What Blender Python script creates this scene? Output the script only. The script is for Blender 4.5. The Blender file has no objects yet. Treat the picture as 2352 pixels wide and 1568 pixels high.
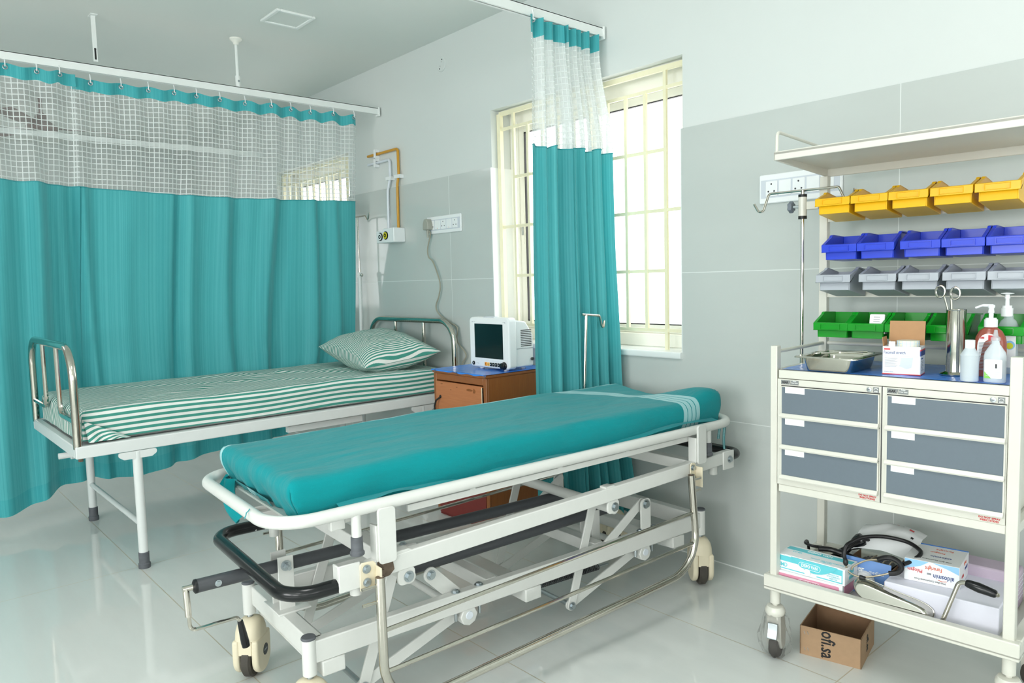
import bpy, bmesh, math, random
from mathutils import Vector, Matrix, noise
random.seed(7)
PI = math.pi
S = bpy.context.scene
COL = S.collection

# ------------------------------------------------------------------ materials
def lin(c):
    c = c / 255.0
    return c / 12.92 if c <= 0.04045 else ((c + 0.055) / 1.055) ** 2.4
def rgb(t): return (lin(t[0]), lin(t[1]), lin(t[2]), 1.0)
M = {}
class NT:
    def __init__(s, m):
        s.t = m.node_tree; s.n = s.t.nodes; s.l = s.t.links
    def new(s, typ, **k):
        n = s.n.new(typ)
        for a, b in k.items(): setattr(n, a, b)
        return n
    def math(s, op, a, b=None, c=None):
        n = s.new('ShaderNodeMath', operation=op)
        for i, v in enumerate((a, b, c)):
            if v is None: continue
            if isinstance(v, (int, float)): n.inputs[i].default_value = v
            else: s.l.new(v, n.inputs[i])
        return n.outputs[0]
    def mix(s, f, a, b):
        n = s.new('ShaderNodeMix', data_type='RGBA')
        for i, v in ((0, f), (6, a), (7, b)):
            if isinstance(v, (int, float, tuple)): n.inputs[i].default_value = v
            else: s.l.new(v, n.inputs[i])
        return n.outputs[2]
    def coord(s, kind):
        return s.new('ShaderNodeTexCoord').outputs[kind]
    def xyz(s, v):
        n = s.new('ShaderNodeSeparateXYZ'); s.l.new(v, n.inputs[0]); return n.outputs
    def noise(s, vec, scale, detail=3, rough=.5):
        n = s.new('ShaderNodeTexNoise'); n.inputs['Scale'].default_value = scale
        n.inputs['Detail'].default_value = detail; n.inputs['Roughness'].default_value = rough
        if vec is not None: s.l.new(vec, n.inputs['Vector'])
        return n.outputs[0]
    def mapping(s, vec, scale=(1, 1, 1), loc=(0, 0, 0)):
        n = s.new('ShaderNodeMapping'); n.inputs['Scale'].default_value = scale; n.inputs['Location'].default_value = loc
        s.l.new(vec, n.inputs[0]); return n.outputs[0]
    def ramp(s, f, stops):
        n = s.new('ShaderNodeValToRGB'); e = n.color_ramp.elements
        while len(e) < len(stops): e.new(0.5)
        for i, (p, c) in enumerate(stops): e[i].position = p; e[i].color = c
        s.l.new(f, n.inputs[0]); return n.outputs[0]
    def bump(s, h, strength, dist=.01):
        n = s.new('ShaderNodeBump'); n.inputs['Strength'].default_value = strength; n.inputs['Distance'].default_value = dist
        s.l.new(h, n.inputs['Height']); return n.outputs[0]
def mat(name, col, rough=.5, metal=0.0, var=0.0, vscale=30, bump=0.0, bscale=200, spec=.5, trans=0.0, ior=1.45, coat=0.0, alpha=1.0):
    m = bpy.data.materials.new(name); m.use_nodes = True
    t = NT(m); b = t.n['Principled BSDF']
    b.inputs['Base Color'].default_value = rgb(col); b.inputs['Roughness'].default_value = rough
    b.inputs['Metallic'].default_value = metal; b.inputs['Specular IOR Level'].default_value = spec
    b.inputs['Transmission Weight'].default_value = trans; b.inputs['IOR'].default_value = ior
    b.inputs['Coat Weight'].default_value = coat; b.inputs['Alpha'].default_value = alpha
    m.diffuse_color = rgb(col)
    co = t.coord('Object')
    if var > 0:
        f = t.noise(co, vscale, 4)
        c = t.mix(f, tuple(x * (1 - var) for x in rgb(col)[:3]) + (1,), tuple(min(1, x * (1 + var)) for x in rgb(col)[:3]) + (1,))
        t.l.new(c, b.inputs['Base Color'])
    if bump > 0:
        t.l.new(t.bump(t.noise(co, bscale, 2), bump, .003), b.inputs['Normal'])
    M[name] = m
    return m
def newmat(name):
    m = bpy.data.materials.new(name); m.use_nodes = True; M[name] = m
    t = NT(m); return t, t.n['Principled BSDF']

mat('paint', (216, 221, 219), .55, var=.02, vscale=3, bump=.05, bscale=120)
mat('ceiling_paint', (226, 230, 226), .7, var=.02, vscale=2)
mat('white_metal', (216, 217, 213), .32, var=.03, vscale=40, coat=.2)
mat('cream_metal', (214, 213, 203), .32, var=.02, vscale=40, coat=.2)
mat('bed_metal', (220, 224, 223), .35, var=.03, vscale=30)
mat('cream_plastic', (226, 216, 190), .4, var=.03)
mat('cream_grille', (242, 236, 204), .4, var=.03)
mat('upvc', (240, 240, 232), .35, var=.01)
mat('white_plastic', (238, 241, 242), .35, var=.01)
mat('rail_white', (236, 240, 238), .4, var=.01)
mat('chrome', (205, 200, 190), .12, metal=1.0, var=.08, vscale=60)
mat('steel', (200, 198, 188), .13, metal=1.0, var=.06, vscale=50)
mat('zinc', (180, 188, 192), .32, metal=1.0, var=.1, vscale=80)
mat('rust', (110, 95, 82), .7, metal=.3, var=.5, vscale=70)
mat('black_rubber', (26, 28, 30), .42, var=.2)
mat('black_gloss', (20, 22, 24), .22, var=.2, vscale=50)
mat('dark_grey', (62, 64, 66), .45, var=.1)
mat('pvc_grey', (74, 76, 80), .4, var=.08)
mat('rubber_grey', (92, 95, 100), .55, var=.35, vscale=45)
mat('tyre', (70, 66, 60), .7, var=.3, vscale=60)
mat('yellow_bin', (244, 190, 14), .3, var=.03)
mat('blue_bin', (40, 68, 205), .28, var=.04)
mat('grey_bin', (170, 176, 184), .35, var=.03)
mat('green_bin', (6, 150, 30), .28, var=.04)
mat('slate', (102, 114, 124), .5, var=.03, vscale=120)
mat('blue_sheet', (62, 134, 228), .22, var=.12, vscale=25, bump=.5, bscale=28)
mat('cardboard', (168, 138, 108), .8, var=.1, vscale=50, bump=.1, bscale=60)
mat('cardboard_inner', (134, 104, 78), .85, var=.1, vscale=50)
mat('kraft', (176, 136, 98), .8, var=.06, vscale=80)
mat('box_white', (236, 238, 240), .45, var=.02)
mat('box_lilac', (226, 226, 238), .5, var=.03)
mat('lilac', (196, 180, 198), .6, var=.06)
mat('cyan_print', (98, 198, 210), .45)
mat('pink_print', (222, 150, 176), .45, var=.04)
mat('blue_print', (112, 152, 212), .35, var=.06, vscale=14)
mat('navy_print', (34, 60, 128), .45)
mat('red_print', (205, 52, 58), .45)
mat('orange_print', (214, 96, 60), .45)
mat('grey_print', (140, 144, 150), .5)
mat('pale_print', (206, 212, 220), .5)
mat('black_print', (28, 28, 30), .5)
mat('white_print', (248, 250, 250), .5)
mat('green_print', (130, 200, 80), .5)
mat('lime_print', (214, 214, 60), .5)
mat('sky_print', (150, 200, 240), .45)
mat('grey_badge', (130, 134, 134), .4)
mat('red_panel', (116, 42, 38), .4, var=.1, vscale=30)
mat('copper_pipe', (206, 150, 42), .35, var=.06)
mat('pipe_white', (220, 226, 234), .35)
mat('plug_grey', (164, 164, 154), .5)
mat('cord_grey', (158, 156, 140), .55)
mat('ring_yellow', (226, 214, 30), .4)
mat('monitor_white', (238, 241, 242), .32, var=.01)
mat('monitor_screen', (14, 34, 36), .1, var=.05, vscale=200)
mat('orange_key', (246, 154, 34), .4)
mat('amber_key', (248, 190, 90), .4)
mat('fan_brown', (120, 96, 92), .45)
mat('brown_soap', (150, 80, 66), .22, var=.03)
mat('tape_roll', (232, 232, 216), .6)
mat('foam_grey', (150, 154, 152), .8)
mat('knob_grey', (112, 120, 130), .45)
mat('clear_fill', (212, 222, 228), .12, alpha=.42)
mat('frosted', (222, 232, 238), .3, alpha=.66)
mat('bag_clear', (232, 232, 230), .15, trans=.9, ior=1.05, alpha=.45)
mat('cable_black', (22, 22, 24), .4)
mat('tube_tan', (168, 158, 138), .3, metal=.7)
mat('green_hem', (60, 130, 115), .8)

def glass():
    t, b = newmat('glass')
    tr = t.new('ShaderNodeBsdfTransparent'); gl = t.new('ShaderNodeBsdfGlossy'); gl.inputs['Roughness'].default_value = .02
    fr = t.new('ShaderNodeLayerWeight'); fc = t.math('MULTIPLY_ADD', t.math('POWER', fr.outputs[1], 4.0), .3, .03)
    mx = t.new('ShaderNodeMixShader'); t.l.new(fc, mx.inputs[0]); t.l.new(tr.outputs[0], mx.inputs[1]); t.l.new(gl.outputs[0], mx.inputs[2])
    t.l.new(mx.outputs[0], t.n['Material Output'].inputs[0])
glass()

def tiles(name, base, grout, x0, dx, y0, dy, axes, rough, vein, gw=.0022):
    t, b = newmat(name)
    P = t.xyz(t.coord('Object'))
    fs = []
    for a, o, d in ((axes[0], x0, dx), (axes[1], y0, dy)):
        q = t.math('SUBTRACT', P[a], o)
        q = t.math('DIVIDE', q, d)
        q = t.math('SUBTRACT', q, t.math('ROUND', q))
        q = t.math('MULTIPLY', t.math('ABSOLUTE', q), d)
        fs.append(t.math('LESS_THAN', q, gw))
    g = t.math('MAXIMUM', fs[0], fs[1])
    co = t.coord('Object')
    w = t.noise(t.mapping(co, (1.2, 6, 3)), 1.5, 6, .6)
    c = t.mix(t.math('MULTIPLY', w, vein), rgb(base), rgb(tuple(max(0, k - 40) for k in base)))
    c = t.mix(g, c, rgb(grout))
    t.l.new(c, b.inputs['Base Color'])
    t.l.new(t.math('ADD', t.math('MULTIPLY', g, .4), rough), b.inputs['Roughness'])
    nz = t.noise(co, 1.7, 2)
    t.l.new(t.bump(nz, .05, .02), b.inputs['Normal'])
    b.inputs['Specular IOR Level'].default_value = .5
tiles('floor_tile', (222, 226, 223), (186, 180, 162), -3.413, 1.234, .827, .617, (0, 1), .05, .42, .0018)
tiles('wall_tile', (200, 206, 203), (226, 230, 228), -1.006, 1.2355, .0, .6015, (0, 2), .09, .3, .0014)
mat('jamb_tile', (236, 240, 239), .15, var=.01)

def stripe_fabric(name, c1, c2, pitch, duty, axis=0):
    t, b = newmat(name)
    uv = t.coord('UV'); P = t.xyz(uv)
    q = t.math('DIVIDE', P[axis], pitch)
    q = t.math('FRACT', q)
    f = t.math('LESS_THAN', q, duty)
    weave = t.noise(uv, 900, 1)
    dark = t.mix(weave, rgb(tuple(max(0, k - 18) for k in c1)), rgb(tuple(min(255, k + 22) for k in c1)))
    lite = t.mix(weave, rgb(tuple(max(0, k - 8) for k in c2)), rgb(c2))
    t.l.new(t.mix(f, lite, dark), b.inputs['Base Color'])
    b.inputs['Roughness'].default_value = .85
    b.inputs['Specular IOR Level'].default_value = .2
    t.l.new(t.bump(t.noise(uv, 18, 4), .25, .012), b.inputs['Normal'])
stripe_fabric('ticking', (64, 142, 128), (232, 234, 230), .0245, .5)
stripe_fabric('ticking_pillow', (64, 142, 128), (232, 234, 230), .0205, .5)

def teal_sheet():
    t, b = newmat('teal_sheet')
    uv = t.coord('UV'); P = t.xyz(uv)       # U = across (0 near edge hem .. ), V = along
    def band(ax, a, bb):
        return t.math('MULTIPLY', t.math('GREATER_THAN', P[ax], a), t.math('LESS_THAN', P[ax], bb))
    tot = None
    for ax, lst in ((1, ((1.383, 1.404), (1.408, 1.429), (1.433, 1.453), (1.457, 1.478))),
                    (0, ((.470, .484), (.488, .500), (.504, .526)))):
        for a, bb in lst:
            q = band(ax, a, bb)
            tot = q if tot is None else t.math('MAXIMUM', tot, q)
    weave = t.noise(uv, 700, 2)
    base = t.mix(weave, rgb((0, 124, 131)), rgb((4, 146, 151)))
    st = t.mix(weave, rgb((132, 188, 192)), rgb((172, 210, 213)))
    t.l.new(t.mix(tot, base, st), b.inputs['Base Color'])
    b.inputs['Roughness'].default_value = .85; b.inputs['Specular IOR Level'].default_value = .15
    b.inputs['Sheen Weight'].default_value = .12
    h = t.math('ADD', t.noise(t.mapping(uv, (3, 1, 1)), 9, 5), t.math('MULTIPLY', weave, .04))
    t.l.new(t.bump(h, .32, .02), b.inputs['Normal'])
teal_sheet()

def drape(name, a, bcol, tl=.3):
    t, b = newmat(name)
    uv = t.coord('UV'); P = t.xyz(uv)
    w = t.new('ShaderNodeCombineXYZ'); t.l.new(P[0], w.inputs[0])
    n1 = t.noise(w.outputs[0], 22, 3, .7)
    st = t.ramp(n1, [(.40, rgb(a)), (.47, rgb(bcol)), (.52, rgb(a)), (.58, rgb(bcol))])
    t.l.new(st, b.inputs['Base Color'])
    b.inputs['Roughness'].default_value = .5; b.inputs['Specular IOR Level'].default_value = .25
    b.inputs['Sheen Weight'].default_value = .2
    t.l.new(t.bump(t.noise(t.mapping(uv, (4, 1.3, 1)), 4, 4), .2, .02), b.inputs['Normal'])
    tr = t.new('ShaderNodeBsdfTranslucent'); t.l.new(st, tr.inputs[0])
    mx = t.new('ShaderNodeMixShader'); mx.inputs[0].default_value = tl
    t.l.new(b.outputs[0], mx.inputs[1]); t.l.new(tr.outputs[0], mx.inputs[2])
    t.l.new(mx.outputs[0], t.n['Material Output'].inputs[0])
drape('drape', (78, 178, 184), (92, 190, 195), .32)
drape('drape_backlit', (84, 184, 190), (102, 198, 203), .5)  # lighter copy of the same cloth; window light behind is put into the colour
drape('drape_header', (66, 172, 180), (80, 184, 190), .25)

def net(name, pitch, thread, veil):
    t, b = newmat(name)
    P = t.xyz(t.coord('UV')); fs = []
    for a in (0, 1):
        q = t.math('FRACT', t.math('DIVIDE', P[a], pitch))
        fs.append(t.math('LESS_THAN', q, thread))
    g = t.math('MAXIMUM', fs[0], fs[1])
    a = t.math('ADD', t.math('MULTIPLY', g, .92 - veil), veil)
    b.inputs['Base Color'].default_value = rgb((236, 241, 240)); b.inputs['Roughness'].default_value = .8
    tr = t.new('ShaderNodeBsdfTranslucent'); tr.inputs[0].default_value = rgb((240, 244, 243))
    m1 = t.new('ShaderNodeMixShader'); m1.inputs[0].default_value = .35
    t.l.new(b.outputs[0], m1.inputs[1]); t.l.new(tr.outputs[0], m1.inputs[2])
    tp = t.new('ShaderNodeBsdfTransparent')
    mx = t.new('ShaderNodeMixShader'); t.l.new(a, mx.inputs[0]); t.l.new(tp.outputs[0], mx.inputs[1]); t.l.new(m1.outputs[0], mx.inputs[2])
    t.l.new(mx.outputs[0], t.n['Material Output'].inputs[0])
net('net', .0255, .17, .17)
net('net_bunch', .0255, .17, .60)

def wood(name, a, bcol):
    t, b = newmat(name)
    co = t.coord('Object')
    n = t.noise(t.mapping(co, (3, 3, 40)), 3, 5, .6)
    n2 = t.noise(co, 55, 1)
    c = t.mix(n, rgb(a), rgb(bcol))
    t.l.new(c, b.inputs['Base Color']); b.inputs['Roughness'].default_value = .38
def wood_h(name, a, bcol, sc):
    t, b = newmat(name)
    n = t.noise(t.mapping(t.coord('Object'), sc), 3, 5, .6)
    t.l.new(t.mix(n, rgb(a), rgb(bcol)), b.inputs['Base Color']); b.inputs['Roughness'].default_value = .38
wood_h('wood_door', (168, 100, 58), (196, 128, 82), (3, 3, 40))
wood_h('wood_side', (118, 66, 24), (156, 96, 48), (40, 40, 3))
wood_h('wood_frame', (128, 74, 34), (156, 96, 52), (12, 12, 12))

# ------------------------------------------------------------------ mesh builder
def rounded(pts, r, n=6, closed=False):
    P = [Vector(p) for p in pts]; out = []; N = len(P)
    for i in range(N):
        if not closed and i in (0, N - 1): out.append(P[i]); continue
        a, b, c = P[i - 1], P[i], P[(i + 1) % N]
        d1 = (a - b).normalized(); d2 = (c - b).normalized()
        ang = d1.angle(d2)
        if ang > PI - .02: out.append(b); continue
        k = min(r / math.tan(ang / 2), (a - b).length * .49, (c - b).length * .49)
        rr = k * math.tan(ang / 2)
        p1 = b + d1 * k; cen = b + (d1 + d2).normalized() * (rr / math.sin(ang / 2))
        p2 = b + d2 * k
        v1 = p1 - cen; v2 = p2 - cen; tot = v1.angle(v2); ax = v1.cross(v2).normalized()
        for j in range(n + 1):
            out.append(cen + Matrix.Rotation(tot * j / n, 3, ax) @ v1)
    return out
def fillet2(pts, r, n=4):
    return [(p.x, p.y) for p in rounded([(x, y, 0) for x, y in pts], r, n, True)]
class MB:
    def __init__(s): s.v = []; s.f = []; s.uv = {}
    def add(s, vs, fs):
        o = len(s.v); s.v += [Vector(v) for v in vs]; s.f += [tuple(i + o for i in f) for f in fs]; return o
    def box(s, lo, hi, M4=None):
        x0, y0, z0 = lo; x1, y1, z1 = hi
        vs = [Vector(p) for p in ((x0,y0,z0),(x1,y0,z0),(x1,y1,z0),(x0,y1,z0),(x0,y0,z1),(x1,y0,z1),(x1,y1,z1),(x0,y1,z1))]
        if M4 is not None: vs = [M4 @ v for v in vs]
        s.add(vs, [(0,3,2,1),(4,5,6,7),(0,1,5,4),(1,2,6,5),(2,3,7,6),(3,0,4,7)]); return s
    def beam(s, p0, p1, w, h, up=(0, 0, 1)):
        p0 = Vector(p0); p1 = Vector(p1); d = p1 - p0; L = d.length; d.normalize()
        side = d.cross(Vector(up)).normalized(); u = side.cross(d)
        Mx = Matrix((d, side, u)).transposed().to_4x4(); Mx.translation = p0
        return s.box((0, -w / 2, -h / 2), (L, w / 2, h / 2), Mx)
    def tube(s, pts, r, n=12, closed=False, cap=True, r2=None):
        P = [Vector(p) for p in pts]; N = len(P); rings = []
        t0 = (P[1] - P[0]).normalized()
        nrm = t0.orthogonal().normalized(); prev = t0
        for i in range(N):
            if closed: t = (P[(i + 1) % N] - P[i - 1]).normalized()
            elif i == 0: t = t0
            elif i == N - 1: t = (P[-1] - P[-2]).normalized()
            else: t = ((P[i + 1] - P[i]).normalized() + (P[i] - P[i - 1]).normalized()).normalized()
            q = prev.rotation_difference(t); nrm = q @ nrm; nrm = (nrm - t * nrm.dot(t)).normalized(); prev = t
            b = t.cross(nrm); ri = r if r2 is None else r + (r2 - r) * i / (N - 1)
            rings.append([P[i] + (nrm * math.cos(2*PI*k/n) + b * math.sin(2*PI*k/n)) * ri for k in range(n)])
        vs = [v for g in rings for v in g]; fs = []
        for i in range(N if closed else N - 1):
            a = i * n; c = ((i + 1) % N) * n
            for k in range(n): fs.append((a + k, a + (k + 1) % n, c + (k + 1) % n, c + k))
        if cap and not closed:
            fs.append(tuple(range(n - 1, -1, -1))); fs.append(tuple((N - 1) * n + k for k in range(n)))
        s.add(vs, fs); return s
    def cyl(s, p0, p1, r, n=20, r2=None): return s.tube([p0, p1], r, n, r2=r2)
    def lathe(s, prof, c=(0, 0, 0), n=24, axis=None, sx=1, sy=1):
        c = Vector(c); A = Matrix.Identity(3) if axis is None else Vector((0, 0, 1)).rotation_difference(Vector(axis)).to_matrix()
        vs = []; fs = []; m = len(prof)
        for r, z in prof:
            for k in range(n): vs.append(c + A @ Vector((r * sx * math.cos(2*PI*k/n), r * sy * math.sin(2*PI*k/n), z)))
        for i in range(m - 1):
            for k in range(n): fs.append((i*n+k, i*n+(k+1)%n, (i+1)*n+(k+1)%n, (i+1)*n+k))
        if prof[0][0] > 1e-6: fs.append(tuple(range(n - 1, -1, -1)))
        if prof[-1][0] > 1e-6: fs.append(tuple((m-1)*n + k for k in range(n)))
        s.add(vs, fs); return s
    def prism(s, out, d0, d1, fn):           # fn(a,b,d) -> xyz
        n = len(out)
        vs = [fn(a, b, d0) for a, b in out] + [fn(a, b, d1) for a, b in out]
        fs = [tuple(range(n - 1, -1, -1)), tuple(range(n, 2 * n))]
        for i in range(n): j = (i + 1) % n; fs.append((i, j, n + j, n + i))
        s.add(vs, fs); return s
    def ball(s, c, r, n=16, m=10, sc=(1, 1, 1)):
        return s.lathe([(max(1e-7, r * math.sin(PI * i / m)) * 1.0, -r * math.cos(PI * i / m) * sc[2]) for i in range(m + 1)], c, n, None, sc[0], sc[1])
    def grid(s, fn, nu, nv, uv=None):
        o = len(s.v)
        for j in range(nv + 1):
            for i in range(nu + 1):
                s.v.append(Vector(fn(i / nu, j / nv)))
                if uv: s.uv[len(s.v) - 1] = uv(i / nu, j / nv)
        for j in range(nv):
            for i in range(nu):
                a = o + j * (nu + 1) + i; s.f.append((a, a + 1, a + nu + 2, a + nu + 1))
        return s
    def build(s, name, m, parent=None, ang=35, bevel=0, seg=2, xf=None, fixn=True):
        me = bpy.data.meshes.new(name)
        me.from_pydata([(xf @ v if xf is not None else v)[:] for v in s.v], [], s.f)
        if s.uv:
            L = me.uv_layers.new(name='UVMap')
            for lp in me.loops: L.data[lp.index].uv = s.uv.get(lp.vertex_index, (0, 0))
        if fixn:
            bm = bmesh.new(); bm.from_mesh(me); bmesh.ops.recalc_face_normals(bm, faces=bm.faces[:]); bm.to_mesh(me); bm.free()
        me.materials.append(M[m] if isinstance(m, str) else m)
        for p in me.polygons: p.use_smooth = True
        me.set_sharp_from_angle(angle=math.radians(ang))
        o = bpy.data.objects.new(name, me); COL.objects.link(o)
        if parent is not None: o.parent = parent
        if bevel:
            b = o.modifiers.new('bevel', 'BEVEL'); b.width = bevel; b.segments = seg; b.limit_method = 'ANGLE'; b.angle_limit = math.radians(40)
            b.harden_normals = False
        return o
def tag(o, label=None, cat=None, group=None, kind=None):
    if label: o['label'] = label
    if cat: o['category'] = cat
    if group: o['group'] = group
    if kind: o['kind'] = kind
    return o
def thing(name, label, cat, loc=(0, 0, 0), rz=0, group=None):
    o = bpy.data.objects.new(name, None); COL.objects.link(o); o.empty_display_size = .05
    o.location = loc; o.rotation_euler = (0, 0, rz)
    return tag(o, label, cat, group)
def text(name, s, size, m, parent, loc, rot=(PI/2, 0, 0), align='LEFT', ext=.0003, sx=1.0, shear=0, bold=0.0):
    c = bpy.data.curves.new(name, 'FONT'); c.body = s; c.size = size; c.align_x = align; c.align_y = 'CENTER'
    c.extrude = ext; c.shear = shear; c.offset = bold; c.materials.append(M[m]); c.resolution_u = 2
    o = bpy.data.objects.new(name, c); COL.objects.link(o); o.parent = parent
    o.location = loc; o.rotation_euler = rot; o.scale = (sx, 1, 1)
    return o
def flat(name, lo, hi, m, parent): return MB().box(lo, hi).build(name, m, parent)
def hexbolt(p, d, r=.009, h=.007):
    b = MB(); p = Vector(p); d = Vector(d).normalized()
    b.lathe([(r * 1.5, 0), (r * 1.5, .002)], p, 18, d); b.lathe([(r, .002), (r, .002 + h)], p, 6, d); return b
def copy_tree(o, parent=None):
    c = o.copy(); COL.objects.link(c)
    if parent is not None: c.parent = parent
    for ch in list(o.children): copy_tree(ch, c)
    return c

# ------------------------------------------------------------------ camera
cam = bpy.data.cameras.new('camera'); co = bpy.data.objects.new('camera', cam); COL.objects.link(co)
cam.sensor_width = 36; cam.lens = 1701.752 / 2352 * 36; cam.clip_start = .05
ya, pi_, ro = -0.84898297, -0.08234838, -0.02579832
fw = Vector((math.sin(ya) * math.cos(pi_), math.cos(ya) * math.cos(pi_), math.sin(pi_)))
r0 = Vector((math.cos(ya), -math.sin(ya), 0)); u0 = r0.cross(fw)
rr = r0 * math.cos(ro) + u0 * math.sin(ro); uu = rr.cross(fw)
mx = Matrix((rr, uu, -fw)).transposed().to_4x4(); mx.translation = (0, 0, 1.19)
co.matrix_world = mx
S.camera = co

# ------------------------------------------------------------------ room shell
D = 2.611; CZ = 2.58; XL, XR, YB = -8.2, 2.6, -3.6; TT = 1.797
def struct(name, mb, m, **k):
    o = mb.build(name, m, None, **k); o['kind'] = 'structure'; return o
struct('floor', MB().box((XL - .2, YB - .2, -.1), (XR + .2, D + .3, 0)), 'floor_tile')
struct('ceiling', MB().box((XL - .2, YB - .2, CZ), (XR + .2, D + .3, CZ + .1)), 'ceiling_paint')
W1 = (-3.10, -1.868, .855, 2.098); W2 = (-5.80, -4.635, .855, 2.098)
def wall_strips(y0, y1, z0, z1, tiled):
    b = MB(); xs = [XL, W2[0], W2[1], W1[0], W1[1], XR]
    for i in range(5):
        if i % 2 == 0: b.box((xs[i], y0, z0), (xs[i + 1], y1, z1))
        else:
            w = W2 if i == 1 else W1
            if w[2] > z0: b.box((xs[i], y0, z0), (xs[i + 1], y1, min(z1, w[2])))
            if w[3] < z1: b.box((xs[i], y0, w[3]), (xs[i + 1], y1, z1))
    return b
struct('wall_back', wall_strips(D + .006, D + .26, 0, CZ, 0), 'paint')
# tile wainscot, proud of the painted wall
struct('wall_back_tiles', wall_strips(D - .006, D + .006, 0, TT, 1), 'wall_tile')
# walls out of the frame; front and right windows added to let fill light in
FW = [(-1.95, -.15, .7, 2.25), (.35, 2.15, .7, 2.25)]
b = MB(); x = XL
for a, c, z0, z1 in FW:
    b.box((x, YB - .2, 0), (a, YB, CZ)); b.box((a, YB - .2, 0), (c, YB, z0)); b.box((a, YB - .2, z1), (c, YB, CZ)); x = c
b.box((x, YB - .2, 0), (XR, YB, CZ)); struct('wall_front', b, 'paint')
def side_wall(name, xa, xb, wins):
    b = MB(); y = YB
    for a, c, z0, z1 in wins:
        b.box((xa, y, 0), (xb, a, CZ)); b.box((xa, a, 0), (xb, c, z0)); b.box((xa, a, z1), (xb, c, CZ)); y = c
    b.box((xa, y, 0), (xb, D + .26, CZ)); struct(name, b, 'paint')
RW = [(-2.6, -.9, .85, 2.1), (-.1, 1.6, .85, 2.1)]; LW = [(-.15, .75, .85, 2.1)]  # right-wall openings added for light; left one known from its reflection
side_wall('wall_right', XR, XR + .2, RW); side_wall('wall_left', XL - .2, XL, LW)
struct('trim_1', MB().box((-1.2, D - .008, .0), (XR, D - .006, .004)).box((XL, D - .008, 0), (-1.2, D - .006, .004)), 'white_print')

def window(name, W, handle=True):
    x0, x1, z0, z1 = W
    e = thing(name, None, None, ((x0 + x1) / 2, D, z0)); e['kind'] = 'structure'
    w = (x1 - x0) / 2; h = z1 - z0
    # reveal lining: tiled below, painted above
    j = MB()
    for s in (-1, 1):
        j.box((s * w - .004 * (s > 0) - 0 * s, -.006, 0), (s * w + .004 * (s < 0), .25, TT - z0))
    j.build('jamb_lining', 'jamb_tile', e)
    # sill slab with rounded nose
    sl = MB(); sl.prism(fillet2([(-.022, .0), (.25, .0), (.25, -.03), (-.022, -.03)], .008), -w - .0, w + .0, lambda a, b_, d: (d, a, b_ + .012))
    sl.build('sill', 'jamb_tile', e)
    # upvc frame, outer and sash
    f = MB(); y0, y1 = .14, .20; fz0 = .012
    f.box((-w, y0, fz0), (-w + .06, y1, h)); f.box((w - .06, y0, fz0), (w, y1, h)); f.box((-w + .06, y0, fz0), (w - .06, y1, fz0 + .06)); f.box((-w + .06, y0, h - .075), (w - .06, y1, h))
    f.build('window_frame', 'upvc', e, bevel=.004)
    for k, (a, c, yy) in enumerate(((-w + .06, .02, .165), (-.03, w - .06, .185))):
        sa = MB(); t = .042
        sa.box((a, yy - .014, fz0 + .06), (a + t, yy + .014, h - .075)); sa.box((c - t, yy - .014, fz0 + .06), (c, yy + .014, h - .075))
        sa.box((a + t, yy - .014, fz0 + .06), (c - t, yy + .014, fz0 + .10)); sa.box((a + t, yy - .014, h - .115), (c - t, yy + .014, h - .075))
        so = sa.build('sash', 'upvc', e, bevel=.003)
        g = MB(); q = .004
        for lo, hi in (((a + t, yy - .015, fz0 + .10), (a + t + q, yy, h - .115)), ((c - t - q, yy - .015, fz0 + .10), (c - t, yy, h - .115)),
                       ((a + t, yy - .015, fz0 + .10), (c - t, yy, fz0 + .10 + q)), ((a + t, yy - .015, h - .115 - q), (c - t, yy, h - .115))): g.box(lo, hi)
        g.build('gasket', 'black_rubber', so)
        MB().box((a + t, yy - .003, fz0 + .10), (c - t, yy + .003, h - .115)).build('pane', 'glass', so)
        if k == 0 and handle:
            hd = MB(); hz = .62
            hd.prism(fillet2([(-.011, -.09), (.011, -.09), (.011, .09), (-.011, .09)], .010), 0, .004, lambda p, r_, d: (a + t * .5 + p, yy - .014 - d, hz + r_))
            ho = hd.build('latch_plate', 'upvc', so)
            MB().box((a + t * .5 - .005, yy - .024, hz - .04), (a + t * .5 + .005, yy - .018, hz + .01)).build('latch', 'zinc', ho, bevel=.001)
    # security grille
    g = MB(); gy = .058; r = .0075
    def bar(xa, za, xb, zb, t=r):
        if abs(xa - xb) < 1e-6: g.box((xa - t, gy - t, za), (xa + t, gy + t * .8, zb))
        else: g.box((xa, gy - t * .72, za - t), (xb, gy + t * .55, za + t))
    zt = h - .018; zb = .012
    lv = [1.998 - z0, 1.737 - z0, 1.478 - z0, 1.215 - z0, .953 - z0]
    xl, xr = -w + .016, w - .016
    bar(xl, zt, xr, zt, .011); bar(xl, zb, xl, zt, .013); bar(xr, zb, xr, zt, .013)
    n = round((xr - xl) / .1075); st = (xr - xl) / n
    for i in range(1, n):
        full = i in (1, n - 1)
        bar(xl + i * st, zb if full else lv[-1], xl + i * st, zt if full else lv[0])
    for k, z in enumerate(lv):
        lo = xl if k in (0, 2, 4) else xl + st; hi = xr if k in (0, 2, 4) else xr - st
        bar(lo, z, hi, z)
    go = g.build('window_grille', 'cream_grille', e)
    return e
window('window_1', W1); window('window_2', W2)
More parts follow.
